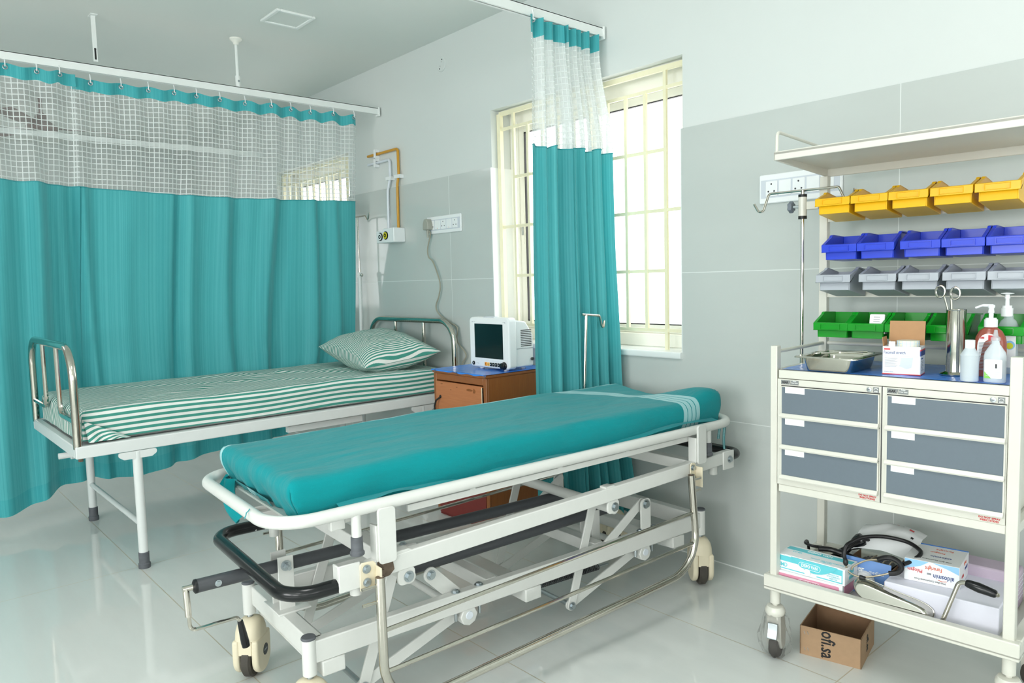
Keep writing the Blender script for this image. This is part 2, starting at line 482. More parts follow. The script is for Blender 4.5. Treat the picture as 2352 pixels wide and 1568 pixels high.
for k, (a, c, z0, z1) in enumerate(FW):
    f = MB(); y = YB - .1; m_ = (a + c) / 2
    for lo, hi in (((a, y - .03, z0), (a + .06, y + .03, z1)), ((c - .06, y - .03, z0), (c, y + .03, z1)), ((a, y - .03, z0), (c, y + .03, z0 + .06)), ((a, y - .03, z1 - .06), (c, y + .03, z1)), ((m_ - .03, y - .03, z0), (m_ + .03, y + .03, z1))): f.box(lo, hi)
    struct('window_%d' % (k + 6), f, 'upvc')  # unseen window added behind the camera as a light source
for k, (x, (a, c, z0, z1)) in enumerate([(XR + .1, w_) for w_ in RW] + [(XL - .1, w_) for w_ in LW]):
    f = MB(); m_ = (a + c) / 2
    for lo, hi in (((x - .03, a, z0), (x + .03, a + .06, z1)), ((x - .03, c - .06, z0), (x + .03, c, z1)), ((x - .03, a, z0), (x + .03, c, z0 + .06)), ((x - .03, a, z1 - .06), (x + .03, c, z1)), ((x - .03, m_ - .04, z0), (x + .03, m_ + .04, z1)), ((x - .01, a, 1.5), (x + .01, c, 1.52))): f.box(lo, hi)
    struct('window_%d' % (k + 3), f, 'upvc')  # the right-wall pair is added for light, unseen

# ------------------------------------------------------------------ ceiling fixtures
def panel(x, y, label, cat='ceiling panel'):
    e = thing('ceiling_panel', label, cat, (x, y, CZ))
    f = MB(); a = .105; w = .018
    for lo, hi in (((-a, -a, -.012), (a, -a + w, 0)), ((-a, a - w, -.012), (a, a, 0)), ((-a, -a + w, -.012), (-a + w, a - w, 0)), ((a - w, -a + w, -.012), (a, a - w, 0))): f.box(lo, hi)
    f.build('panel_frame', 'rail_white', e, bevel=.003)
    MB().box((-a + w, -a + w, -.006), (a - w, a - w, -.002)).build('diffuser', 'ceiling_paint', e)
panel(-3.735, 1.79, 'small square white panel set flush in the ceiling')
e = thing('ceiling_rod', 'thin round rail-hanger rod with a flared ceiling flange', 'hanger rod', (-4.21, 1.70, 0))
MB().lathe([(.034, 0), (.034, -.008), (.018, -.02), (.013, -.035)][::-1], (0, 0, CZ), 20).build('ceiling_flange', 'upvc', e)
MB().cyl((0, 0, 2.36), (0, 0, CZ - .01), .0085, 14).build('rod', 'rail_white', e)
MB().cyl((0, 0, 2.308), (0, 0, 2.375), .0135, 14).build('rod_sleeve', 'rail_white', e)
hexbolt((.0135, 0, 2.345), (1, 0, 0), .004, .003).build('set_screw', 'zinc', e)
e = thing('ceiling_bracket', 'flat white slotted bracket strip hanging from the ceiling', 'bracket', (-4.28, 1.0, 0))
MB().box((-.004, -.010, 2.35), (.004, .010, CZ - .004)).build('strap', 'rail_white', e)
MB().box((-.03, -.016, CZ - .004), (.03, .016, CZ)).build('mount_plate', 'rail_white', e)
MB().box((.004, -.004, 2.36), (.0048, .004, 2.41)).build('slot', 'black_print', e)
MB().cyl((.003, 0, 2.412), (.006, 0, 2.412), .005, 10).build('rivet', 'black_print', e)

# ceiling fan beyond the curtain
e = thing('ceiling_fan', 'brown three-blade ceiling fan showing through the net of the left curtains', 'fan', (-6.3, 1.09, 0))
MB().cyl((0, 0, 2.44), (0, 0, CZ), .012, 12).build('downrod', 'fan_brown', e)
MB().lathe([(.0, 2.33), (.07, 2.335), (.10, 2.355), (.10, 2.38), (.07, 2.405), (.045, 2.42), (.035, 2.46), (.018, 2.475)], (0, 0, 0), 24).build('motor', 'fan_brown', e)
for k in range(3):
    a = math.radians(88 + 120 * k); R = Matrix.Rotation(a, 4, 'Z') @ Matrix.Rotation(math.radians(12), 4, 'X')
    bl = MB(); bl.prism(fillet2([(.17, -.045), (.56, -.065), (.58, .0), (.56, .065), (.17, .045)], .03), -.003, .003, lambda p, q, d: R @ Vector((p, q, d)) + Vector((0, 0, 2.375)))
    bo = bl.build('blade', 'fan_brown', e)
    MB().beam(Matrix.Rotation(a, 4, 'Z') @ Vector((.07, 0, 2.372)), Matrix.Rotation(a, 4, 'Z') @ Vector((.22, 0, 2.372)), .03, .005).build('blade_arm', 'fan_brown', bo)

# ------------------------------------------------------------------ curtain rails
def rail(x, y0, y1, z, label):
    e = thing('curtain_rail', label, 'curtain rail', (x, D - .006, z))
    y0 -= D - .006; y1 -= D - .006
    b = MB(); w = .013; h = .021
    b.box((-w, y0, -h + .006), (-w + .002, y1, h)); b.box((w - .002, y0, -h + .006), (w, y1, h)); b.box((-w, y0, h - .003), (w, y1, h))
    b.box((-w, y0, -h + .004), (-.004, y1, -h + .006)); b.box((.004, y0, -h + .004), (w, y1, -h + .006))
    b.build('track', 'rail_white', e)
    MB().box((-.02, -.012, -.028), (.02, 0, .028)).build('wall_bracket', 'rail_white', e, bevel=.003)
    hexbolt((.0, -.012, .0), (0, -1, 0), .005, .003).build('screw', 'zinc', e)
    return e
rail(-4.2, -1.6, D - .018, 2.289, 'white curtain track carrying the two drawn-out teal curtains on the left')
rail(-2.29, -1.6, D - .018, 2.285, 'white curtain track above the window with the gathered curtain')
rail(-6.05, -1.6, D - .018, 2.28, 'white curtain track farthest back, seen through the net')

# ------------------------------------------------------------------ curtains
def sm(a, b, x):
    t = min(1, max(0, (x - a) / (b - a))); return t * t * (3 - 2 * t)
def hook(parent, p, n):
    p = Vector(p)
    b = MB(); b.tube(rounded([p + Vector((0, 0, .028)), p + Vector((0, 0, .012)) + n * .008, p + n * .010, p + Vector((0, 0, -.014)) + n * .006], .008, 4), .0028, 6)
    o = b.build('hook', 'white_plastic', parent)
    e_ = MB(); c = p + Vector((0, 0, -.016)) + n * .003
    N = 14; t1 = n.orthogonal().normalized(); t2 = n.cross(t1)
    e_.tube([c + (t1 * math.cos(2*PI*k/N) + t2 * math.sin(2*PI*k/N)) * .009 for k in range(N)], .003, 6, True)
    e_.build('eyelet', 'zinc', o)
def curtain(name, label, fn, length, nu, levels, uoff, hooks, hookn, netm='net', group=None, cloth='drape'):
    """fn(s,z)->xyz ; levels: functions s->z for (top, header bottom, net bottom, hem top, hem bottom)"""
    e = thing(name, label, 'curtain', fn(.5, levels[0](.5))[:2] + (0,), 0, group)
    org = Vector(e.location)
    def band(nm, m, la, lb, nv, eps=0):
        b = MB()
        b.grid(lambda s, t: Vector(fn(s, la(s) + (lb(s) - la(s)) * t)) - org, nu, nv, lambda s, t: (uoff + s * length, la(s) + (lb(s) - la(s)) * t))
        return b.build(nm, m, e, ang=80, fixn=False)
    band('header_band', 'drape_header', levels[0], levels[1], 2)
    band('net_panel', netm, levels[1], levels[2], 26)
    band('drape_panel', cloth, levels[2], levels[3], 44)
    band('hem_band', 'drape_header', levels[3], levels[4], 3)
    # stitched piping between net and cloth
    b = MB(); b.tube([Vector(fn(i / nu, levels[2](i / nu))) - org for i in range(nu + 1)], .0026, 5); b.build('seam_piping', 'drape_header', e)
    for s in hooks:
        p = Vector(fn(s, levels[0](s) - .004)) - org; hook(e, p, Vector(hookn))
    return e
def lfold(y, z):            # bulge of the left curtains off the rail line, metres in x
    n1 = noise.noise(Vector((y * 3.1, z * .35, 3.3))); n2 = noise.noise(Vector((y * 7.3, z * .5, 9.1))); n3 = noise.noise(Vector((y * 15, z * .8, 1.7)))
    amp = .045 + .03 * sm(2.3, .6, z)
    folds = 0
    for c, w, a in ((.52, .07, .06), (.66, .045, .075), (.735, .04, -.05), (.87, .04, -.07), (.925, .035, .06), (1.12, .06, .03), (1.34, .03, -.045), (1.40, .04, .03), (1.66, .045, .045), (1.73, .04, -.03), (1.88, .035, .05), (1.945, .035, -.045), (2.12, .04, .05), (2.19, .035, -.04), (2.31, .03, .03)):
        cc = c + .035 * math.sin(z * 1.3 + c * 9)
        folds += 1.2 * a * math.exp(-((y - cc) / w) ** 2)
    # regular scallop near the hooks
    sc = .018 * math.sin(2 * PI * y / .125) * sm(1.6, 2.25, z)
    return amp * n1 + .02 * n2 + .006 * n3 + folds * sm(2.2, 1.5, z) + sc
def lx(y, z):
    back = -.25 * sm(2.3, .75, z)
    bed = sm(.45, .75, y)
    return -4.2 + back * (.72 + .28 * bed) + lfold(y, z) * (.8 if z > .8 else .9)
def scal(y, off):           # header droops between the hooks
    return .012 * math.cos(2 * PI * (y - off) / .13)
def left_curtain(label, y0, y1, hooky, dx, zadd, uoff, seam=None):
    L = y1 - y0
    Y = lambda s: y0 + s * L
    def droop(y):
        for a_, b_ in zip(hooky, hooky[1:]):
            if a_ <= y <= b_: return .016 * math.sin(PI * (y - a_) / (b_ - a_)) ** 2
        return .006
    top = lambda s: 2.254 - droop(Y(s)) + .004 * noise.noise(Vector((Y(s) * 6, 2, 1))) + zadd
    hb = lambda s: top(s) - .058
    nb = lambda s: 1.712 + .010 * math.sin(Y(s) * 3) + .002 * noise.noise(Vector((Y(s) * 9, 5, 1)))
    hem = lambda s: .105 + .055 * sm(.45, .8, Y(s)) + .04 * sm(1.0, 1.5, Y(s)) + .11 * sm(1.5, 2.4, Y(s)) + .012 * math.sin(Y(s) * 9)
    ht = lambda s: hem(s) + .085
    def f(s, z):
        y = Y(s); q = sm(1.8, 2.44, y); yy = y + q * (.075 * sm(2.1, .95, z) - .12 * sm(.9, .3, z))
        return (lx(y, z) + dx, yy, z)
    hs = [(h - y0) / L for h in hooky]
    e = curtain('privacy_curtain', label, f, L * 1.12, int(L * 110), (top, hb, nb, ht, hem), uoff, hs, (1, 0, 0), 'net')
    if seam:                                    # overlap where two widths of cloth are joined
        ss = (seam - y0) / L; b = MB()
        b.grid(lambda i, j: Vector(f(ss + (i - .5) * .012, .30 + 1.40 * j)) + Vector((.0035, 0, 0)) - Vector(e.location), 2, 40, lambda i, j: (i * .01, j * 1.4)); b.build('cloth_seam', 'drape_header', e, ang=80, fixn=False)
    return e
left_curtain('teal and net privacy curtain at the left edge, overlapping the wider curtain', .25, .885, [.36, .48, .597, .722, .816], .014, .004, 0)
left_curtain('wide teal and net privacy curtain hanging behind the striped bed', .865, 2.435, [.959, 1.099, 1.228, 1.35, 1.466, 1.594, 1.736, 1.882, 2.008, 2.134, 2.274, 2.411], -.006, -.004, 2.0, 1.355)
# gathered curtain in front of the window
def bunch():
    N = 17
    rnd = random.Random(4)
    amps = [rnd.uniform(.6, 1.25) for _ in range(N + 2)]
    wid = [rnd.uniform(.6, 1.5) for _ in range(N)]
    wid[0] = 2.1; wid[7] = .5
    cum = [0]
    for w in wid: cum.append(cum[-1] + w)
    tot = cum[-1]
    def PL(z): return Vector((-2.28 - .01 * sm(2.2, 1.2, z), 2.135 - .012 * sm(2.2, .6, z), 0))
    def PR(z): return Vector((-2.295 + .07 * sm(2.2, 1.75, z) + .03 * sm(1.7, .8, z) + .09 * sm(.8, .1, z), 2.575 - .005 * sm(1.8, .5, z), 0))
    def f(s, z):
        a, b = PL(z), PR(z); d = (b - a); L = d.length; d.normalize(); nn = Vector((d.y, -d.x, 0))   # towards +x (camera side)
        q = s * tot; k = 0
        while k < N - 1 and cum[k + 1] < q: k += 1
        t = (q - cum[k]) / wid[k]
        ph = (k + t)
        tri = 2 * abs((ph / 2) % 1 - .5) * 2 - 1           # zigzag -1..1
        tri = math.sin(tri * PI / 2) * .6 + tri * .4
        A = (.026 + .010 * sm(2.2, 1.4, z) + .014 * sm(1.4, .2, z)) * (amps[k] * (1 - t) + amps[k + 1] * t)
        along = q / tot + .010 * math.sin(ph * PI) * (1 + .5 * sm(1.8, .4, z)) + .004 * noise.noise(Vector((s * 30, z * 2, 4)))
        # pinch towards the middle just below the header of the second group
        mid = .46; along += .018 * math.exp(-((along - mid) / .06) ** 2) * sm(2.25, 1.9, z) * (1 if along > mid else -1) * -1
        p = a + d * (L * along) + nn * (A * tri + .006 * noise.noise(Vector((s * 12, z * 1.5, 8))))
        return (p.x, min(p.y, 2.588), z)
    top = lambda s: 2.266 + .006 * math.sin(s * 40) - .012 * math.exp(-((s - .46) / .03) ** 2)
    hb = lambda s: top(s) - .072
    nb = lambda s: 1.745 + .008 * math.sin(s * 25)
    hem = lambda s: .115 + .03 * s + .006 * math.sin(s * 31)
    ht = lambda s: hem(s) + .08
    e = curtain('privacy_curtain', 'teal and net curtain gathered into tight pleats in front of the window', f, 1.75, 300, (top, hb, nb, ht, hem), 5.0, [.05, .47], (.9, -.4, 0), 'net_bunch', None, 'drape_backlit')
bunch()

# ------------------------------------------------------------------ wall fittings
WY = D - .006           # tiled face
def wire(name, pts, r, m, parent=None, n=8, rad=.02): return MB().tube(rounded(pts, rad, 5), r, n).build(name, m, parent)
def gas_pipe(label, pts, m):
    e = thing('gas_pipe', label, 'pipe', (0, 0, 0)); wire('pipe', pts, .0085, m, e, 10, .02); return e
py = WY - .014; pw = D - .012
g1 = gas_pipe('ochre yellow gas pipe bent down the wall to the yellow-ringed outlet', [(-4.345, pw, 2.027), (-3.985, pw, 2.027), (-3.985, pw, 1.87), (-3.993, py, 1.80), (-3.998, py, 1.53)], 'copper_pipe')
g2 = gas_pipe('white gas pipe beside the yellow one, running to the black-ringed outlet', [(-4.345, pw, 1.973), (-4.082, pw, 1.973), (-4.082, pw, 1.86), (-4.105, py, 1.78), (-4.112, py, 1.53)], 'pipe_white')
for par, pts in ((g1, ((-4.235, 2.027, 1), (-3.984, 1.855, 0))), (g2, ((-4.24, 1.973, 1), (-4.083, 1.853, 0)))):
    for x, z, hor in pts:
        b = MB()
        if hor: b.box((x - .011, D - .0235, z - .03), (x + .011, D + .004, z - .0105)).box((x - .011, D - .0235, z + .0105), (x + .011, D + .004, z + .03)).box((x - .0105, D - .029, z - .029), (x + .0105, D - .0240, z + .029))
        else: b.box((x - .03, D - .0235, z - .011), (x - .0105, D + .004, z + .011)).box((x + .0105, D - .0235, z - .011), (x + .03, D + .004, z + .011)).box((x - .029, D - .029, z - .0105), (x + .029, D - .0240, z + .0105))
        b.build('pipe_clip', 'white_plastic', par)
def outlet(label, x0, x1, z0, z1, dep, cx, ring):
    e = thing('gas_outlet', label, 'gas outlet', ((x0 + x1) / 2, WY, (z0 + z1) / 2)); w = (x1 - x0) / 2; h = (z1 - z0) / 2
    MB().box((-w, -dep, -h), (w, 0, h)).build('outlet_box', 'white_plastic', e, bevel=.004)
    c = (cx - (x0 + x1) / 2, -dep, 0)
    MB().lathe([(.026, 0), (.026, .004), (.019, .006)], c, 24, (0, -1, 0)).build('outer_ring', 'black_gloss', e)
    MB().lathe([(.021, .004), (.021, .008), (.014, .008)], c, 24, (0, -1, 0)).build('colour_ring', ring, e)
    MB().lathe([(.014, .003), (.013, .0085), (.006, .0086), (.006, .003)], c, 20, (0, -1, 0)).build('socket_bore', 'black_gloss', e)
outlet('smaller white gas outlet box with a black and white ring', -4.165, -4.075, 1.448, 1.525, .075, -4.115, 'white_plastic')
outlet('larger white gas outlet box with a black and yellow ring', -4.073, -3.945, 1.446, 1.535, .085, -4.035, 'ring_yellow')

def switchboard(label, x0, x1, z0, z1, mods):
    e = thing('switchboard', label, 'switchboard', ((x0 + x1) / 2, WY, (z0 + z1) / 2)); w = (x1 - x0) / 2; h = (z1 - z0) / 2
    MB().prism(fillet2([(-w, -h), (w, -h), (w, h), (-w, h)], .006), 0, .011, lambda a, b, d: (a, -d, b)).build('face_plate', 'white_plastic', e, bevel=.004)
    MB().box((-w + .05 * w, -.0115, -h * .62), (w - .05 * w, -.0108, h * .62)).build('module_bed', 'pale_print', e)
    n = len(mods); mw = (2 * w * .84) / n
    for i, k in enumerate(mods):
        cx = -w * .84 + mw * (i + .5); b = MB(); b.box((cx - mw * .44, -.0145, -h * .52), (cx + mw * .44, -.011, h * .52))
        o = b.build('socket' if k == 's' else 'rocker_switch', 'white_plastic', e, bevel=.0015)
        if k == 's':
            for dx, dz in ((0, .35), (-.22, -.2), (.22, -.2)):
                MB().cyl((cx + dx * mw, -.0144, dz * h * .9), (cx + dx * mw, -.015, dz * h * .9), .0034, 10).build('pin_hole', 'dark_grey', o)
        elif k == 'w':
            MB().cyl((cx, -.0144, -h * .4), (cx, -.015, -h * .4), .002, 8).build('indicator', 'orange_print', o)
    return e
switchboard('long white switchboard above the bed head with a plug in it', -3.692, -3.358, 1.475, 1.577, ['s', 'w', 's', 'w', 's'])
switchboard('white switchboard half hidden behind the medical trolley shelf', -1.507, -1.19, 1.452, 1.56, ['s', 'w', 's', 'w', 'w'])
# cord with three-pin plug
e = thing('power_cord', 'grey three-pin plug with a cord hanging down to the monitor', 'power cord', (-3.655, WY, 1.53))
o_ = Vector(e.location)
pl = MB(); pl.prism(fillet2([(-.028, -.03), (.028, -.03), (.026, .006), (.012, .034), (-.012, .034), (-.026, .006)], .008), .012, .050, lambda a, b, d: (a, -d, b)); pl.build('plug', 'plug_grey', e, bevel=.004)
MB().lathe([(.010, -.03), (.008, -.045), (.006, -.075)], (0, -.032, 0), 12).build('strain_relief', 'plug_grey', e)
cp = [(-3.655, WY - .032, 1.50)] + [(x, WY - .022, z) for x, z in [(-3.644, 1.477), (-3.676, 1.394), (-3.67, 1.342), (-3.623, 1.306), (-3.564, 1.189), (-3.577, 1.113), (-3.612, 1.043), (-3.57, 0.994), (-3.474, 0.953), (-3.408, 0.924), (-3.412, 0.848), (-3.334, 0.774), (-3.374, 0.712), (-3.36, 0.62), (-3.3, 0.56)]] + [(-3.10, WY - .01, .60)]
def catmull(P, n=8):
    P = [Vector(p) for p in P]; out = []
    for i in range(len(P) - 1):
        a = P[max(0, i - 1)]; b = P[i]; c = P[i + 1]; d = P[min(len(P) - 1, i + 2)]
        for k in range(n):
            t = k / n
            out.append(.5 * ((2 * b) + (c - a) * t + (2 * a - 5 * b + 4 * c - d) * t * t + (3 * b - a - 3 * c + d) * t ** 3))
    out.append(P[-1]); return out
CORD = cp
MB().tube([p - o_ for p in catmull(CORD)], .0042, 8).build('cord', 'cord_grey', e)
# round blank plate high on the wall
e = thing('junction_plate', 'round white blank cover plate high on the wall', 'wall plate', (-3.524, D + .0075, 2.436))
MB().lathe([(.042, 0), (.042, .004), (.038, .007)], (0, 0, 0), 30, (0, -1, 0)).build('cover', 'paint', e)
for dx, dz, r in ((.012, .024, .0045), (-.012, -.024, .0045), (.006, .012, .002), (-.006, -.010, .002)): MB().cyl((dx, -.0066, dz), (dx, -.0076, dz), r, 10).build('screw_hole', 'dark_grey', e)
# ------------------------------------------------------------------ sheets and mattresses
def edge(t, half, r):
    s = 1 if t >= 0 else -1; t = abs(t); q = r * PI / 2
    if t <= half - r: return s * t, 0.0
    if t <= half - r + q:
        a = (t - half + r) / r; return s * (half - r + r * math.sin(a)), r * (1 - math.cos(a))
    return s * half, r + (t - half + r - q)
def spread(half, r, drop, n_flat, n_arc=5, n_side=6):
    q = r * PI / 2; L = []
    for i in range(n_side): L.append(half - r + q + (drop - r) * (1 - i / n_side))
    for i in range(n_arc): L.append(half - r + q * (1 - i / n_arc))
    neg = [-x for x in L]
    flat_ = [-(half - r) + 2 * (half - r) * i / n_flat for i in range(n_flat + 1)]
    return neg + flat_ + L[::-1]
def sheet(w, l, r, drop, na, nl, disp, uvfn):
    A = spread(w / 2, r, drop, na); B = spread(l / 2, r, drop, nl); b = MB(); nu = len(A) - 1; nv = len(B) - 1
    def fn(i, j):
        a = A[round(i * nu)]; c = B[round(j * nv)]
        x, d1 = edge(a, w / 2, r); y, d2 = edge(c, l / 2, r)
        dz = max(d1, d2)
        k = d1 > 1e-6 and d2 > 1e-6
        if k:                                   # corner tuck: pull in so the corner stays round
            m = min(d1, d2); sh = min(r * .35, m * .35); x -= math.copysign(sh, x); y -= math.copysign(sh, y)
        p = Vector((x, y, -dz))
        return p + Vector(disp(x, y, dz))
    b.grid(fn, nu, nv, lambda i, j: uvfn(A[round(i * nu)], B[round(j * nv)]))
    return b

# ------------------------------------------------------------------ hospital bed
BX, BY = -3.845, 1.585
bed = thing('hospital_bed', 'white steel hospital bed with chrome headboard and footboard rails', 'hospital bed', (BX, BY, 0))
hw, hl = .475, .97; z0, z1 = .515, .565
f = MB(); t = .032
for s in (-1, 1):
    f.box((s * hw - (t if s > 0 else 0), -hl, z0), (s * hw + (0 if s > 0 else t), hl, z1))
    f.box((-hw + t, s * hl - (t if s > 0 else 0), z0), (hw - t, s * hl + (0 if s > 0 else t), z1))
f.build('bed_frame', 'bed_metal', bed, bevel=.004)
d = MB(); d.box((-hw + t, -hl + t, z1 - .012), (hw - t, hl - t, z1 - .004)); d.build('bed_deck', 'bed_metal', bed)
for y in (-.5, 0, .5): MB().box((-hw + t, y - .015, z0 + .005), (hw - t, y + .015, z1 - .012)).build('deck_slat', 'bed_metal', bed)
for nm, y, s in (('footboard', -hl + .012, -1), ('headboard', hl - .012, 1)):
    e = MB(); q = hw - .018
    e.tube(rounded([(-q, y, z1 - .01), (-q, y, .965), (q, y, .965), (q, y, z1 - .01)], .13, 9), .0165, 14); eo = e.build(nm, 'chrome', bed)
    for sx in (-1, 1):
        b = MB()
        if s < 0: b.tube(rounded([(sx * .155, y, .955), (sx * .155, y, .66), (sx * q, y, .66)], .05, 6), .0105, 10)
        else: b.tube([(sx * .155, y, .955), (sx * .155, y, z1)], .0105, 10)
        b.build('spindle', 'chrome', eo)
for yy in (-.74, .72):
    for sx in (-1, 1):
        x = sx * (hw - .02)
        lg = MB(); lg.cyl((x - .0, yy, z0 - .005), (x, yy, .05), .019, 16); lo = lg.build('leg', 'bed_metal', bed)
        MB().lathe([(.024, 0), (.0245, .02), (.021, .024), (.0215, .068), (.019, .07)], (x, yy, 0), 18).build('rubber_foot', 'rubber_grey', lo)
        MB().prism(fillet2([(-.075, z0 - .002), (.075, z0 - .002), (.075, z0 - .02), (.055, z0 - .034), (-.055, z0 - .034), (-.075, z0 - .02)], .012), x + sx * .012 - .003, x + sx * .012 + .005, lambda a, b_, dd: (dd, yy + a, b_)).build('leg_bracket', 'bed_metal', lo)
    MB().cyl((-hw + .02, yy, .19), (hw - .02, yy, .19), .012, 12).build('leg_stretcher', 'bed_metal', bed)
b = MB(); b.cyl((.0, -hl + .02, z0 - .008), (.0, -hl - .03, z0 - .008), .02, 14).cyl((0, -hl - .03, z0 - .008), (0, -hl - .075, z0 - .008), .013, 14)
b.build('crank_socket', 'bed_metal', bed, xf=Matrix.Translation((.2, .06, -.02)))
hexbolt((hw - .02, -hl + .02, z0), (0, 0, -1), .009, .012).build('leveling_bolt', 'rust', bed)
b = MB(); b.beam((hw - .06, -.05, .49), (hw - .06, .36, .49), .03, .03); b.build('under_brace', 'bed_metal', bed)

mt = thing('striped_mattress', 'flat mattress in a green and white striped sheet on the white bed', 'mattress', (BX, BY - .005, z1))
mw, ml, mh = .87, 1.87, .135
def bdisp(x, y, dz):
    n1 = noise.noise(Vector((x * 4, y * 3, 1))) * .008 + noise.noise(Vector((x * 11, y * 7, 5))) * .004
    side = sm(.0, .1, dz)
    o = Vector((math.copysign(1, x) * (abs(x) > mw / 2 - .02) * (n1 * 1.1 - .012 * side), math.copysign(1, y) * (abs(y) > ml / 2 - .02) * n1, n1 * .9 if dz < .02 else n1 * .3))
    # a rucked diagonal across the middle
    if dz < .01:
        for cx_, k_, w_, a_ in ((.2, .35, .03, .008), (.05, -.5, .025, .006), (.3, .9, .02, .005), (-.1, .6, .022, .005)):
            o.z += a_ * math.exp(-((x + cx_ - (y * k_)) / w_) ** 2) * sm(.42, .25, abs(x))
    return o
b = sheet(mw, ml, .035, mh - .008, 90, 160, bdisp, lambda a, c: (a + .012 * noise.noise(Vector((a * 3, c * 2.2, 2))) + .016 * noise.noise(Vector((a * 7, c * 6, 6))) * (abs(a) < .4) + .02 * noise.noise(Vector((a * 3, c * 3.5, 16))) * (abs(a) < .38), c))
b.build('striped_sheet', 'ticking', mt, ang=60, fixn=False, xf=Matrix.Translation((0, 0, mh + .002)))
b = MB(); b.grid(lambda i, j: (mw / 2 + .004 + .018 * j + .006 * math.sin(i * 14) * j, -ml / 2 + .012 + .16 * i + .01 * j, .085 * (1 - i) + .012 - (.085 * (1 - i) + .004) * j), 24, 8, lambda i, j: (.6 * i * .2 + j * .085, .2 * i)); b.build('sheet_corner', 'ticking', mt, ang=70, fixn=False)
MB().prism(fillet2([(-mw/2+.02, -ml/2+.02), (mw/2-.02, -ml/2+.02), (mw/2-.02, ml/2-.02), (-mw/2+.02, ml/2-.02)], .04), 0, mh - .03, lambda a, c, d_: (a, c, d_)).build('mattress_core', 'foam_grey', mt, bevel=.01)

# pillow
def pillow():
    e = thing('pillow', 'plump green and white striped pillow at the head of the bed', 'pillow', (-3.865, 2.26, .715), 0)
    hx, hy, hh = .355, .235, .100
    for nm in ('pillow_cover',):
        b = MB()
        def half(sg):
            def fn(i, j):
                u = i * 2 - 1; v = j * 2 - 1
                prof = ((1 - abs(u) ** 2.6) ** .55) * ((1 - abs(v) ** 2.6) ** .55)
                pin = 1 - .10 * (1 - abs(v) ** 2) * abs(u) ** 6
                pin2 = 1 - .10 * (1 - abs(u) ** 2) * abs(v) ** 6
                wr = .008 * noise.noise(Vector((u * 2.5, v * 3, sg))) + .006 * noise.noise(Vector((u * 7, v * 6, sg + 3))) * prof
                z = sg * hh * prof * (1.15 if sg > 0 else .85) + wr * min(1, prof * 2)
                return Vector((u * hx * pin, v * hy * pin2, z + .012 * (u * u + v * v) * .9))
            return fn
        b.grid(half(1), 40, 30, lambda i, j: (i * .74 + .007 * math.sin(j * 9 + i * 7) + .012 * noise.noise(Vector((i * 4, j * 4, 1))), j))
        b.grid(half(-1), 40, 30, lambda i, j: (i * .74, j))
        b.build(nm, 'ticking_pillow', e, ang=75)
    return e
pil = pillow()
pil.rotation_euler = (math.radians(7), math.radians(6), math.radians(-7)); pil.location = (-3.80, 2.285, .785)

# iv stand at the far head corner of the bed
e = thing('iv_stand', 'white and chrome IV stand behind the bed head, beside the curtain edge', 'IV stand', (-4.395, 2.53, 0))
MB().cyl((.02, -.03, .02), (.0, 0, 1.25), .0125, 14).build('lower_tube', 'bed_metal', e)
MB().cyl((0, 0, 1.24), (0, 0, 1.635), .006, 12).build('upper_rod', 'chrome', e)
MB().lathe([(.016, 1.235), (.016, 1.262), (.010, 1.27)], (0, 0, 0), 16).build('clamp_collar', 'bed_metal', e)
MB().cyl((.012, -.005, 1.25), (.05, -.015, 1.25), .005, 10).ball((.055, -.016, 1.25), .010).build('clamp_knob', 'chrome', e)
MB().tube(rounded([(-.14, 0, 1.66), (-.11, 0, 1.615), (-.07, 0, 1.635), (.10, 0, 1.635), (.135, 0, 1.60), (.15, 0, 1.655)], .008, 4), .005, 8).build('hook_bar', 'chrome', e)
b = MB()
for k in range(4):
    a = PI / 4 + k * PI / 2; b.beam((.02, -.03, .03), (.02 + .045 * math.cos(a), -.03 + .045 * math.sin(a), .006), .02, .012)
b.build('foot_base', 'bed_metal', e)

# ------------------------------------------------------------------ bedside cabinet
CX0, CX1, CY0, CY1 = -3.078, -2.657, 2.172, 2.585
cab = thing('bedside_cabinet', 'brown wood-grain bedside cabinet with a dark pull handle', 'cabinet', (CX0, CY0, 0))
w = CX1 - CX0; dp = CY1 - CY0
MB().box((.0, .012, .10), (.016, dp, .735)).box((w - .016, .012, .10), (w, dp, .735)).box((.016, dp - .012, .10), (w - .016, dp, .735)).box((.016, .012, .10), (w - .016, dp - .012, .116)).box((.016, .03, .30), (w - .016, dp - .012, .312)).build('cabinet_body', 'wood_side', cab, bevel=.002)
fr = MB(); fr.box((0, 0, .02), (.024, .012, .735)).box((w - .024, 0, .02), (w, .012, .735)).box((.024, 0, .70), (w - .024, .012, .735)).box((.024, 0, .20), (w - .024, .012, .235))
fr.build('face_frame', 'wood_frame', cab, bevel=.003)
MB().box((-.004, -.006, .735), (w + .004, dp, .750)).build('cabinet_top', 'wood_frame', cab, bevel=.004)
do = MB().box((.026, -.006, .24), (w - .026, .010, .695)).build('door', 'wood_door', cab, bevel=.002)
MB().box((w - .030, -.0065, .245), (w - .026, .009, .69)).build('edge_band', 'cream_plastic', do)
hx_ = .062
MB().tube(rounded([(hx_, -.006, .615), (hx_ - .006, -.03, .60), (hx_ - .014, -.034, .57), (hx_ - .012, -.034, .53), (hx_ - .002, -.03, .505), (hx_ + .004, -.006, .495)], .012, 4), .0048, 8).lathe([(.009, 0), (.007, .004)], (hx_, -.005, .617), 12, (0, -1, 0)).lathe([(.009, 0), (.007, .004)], (hx_ + .004, -.005, .494), 12, (0, -1, 0)).build('door_handle', 'black_gloss', do)
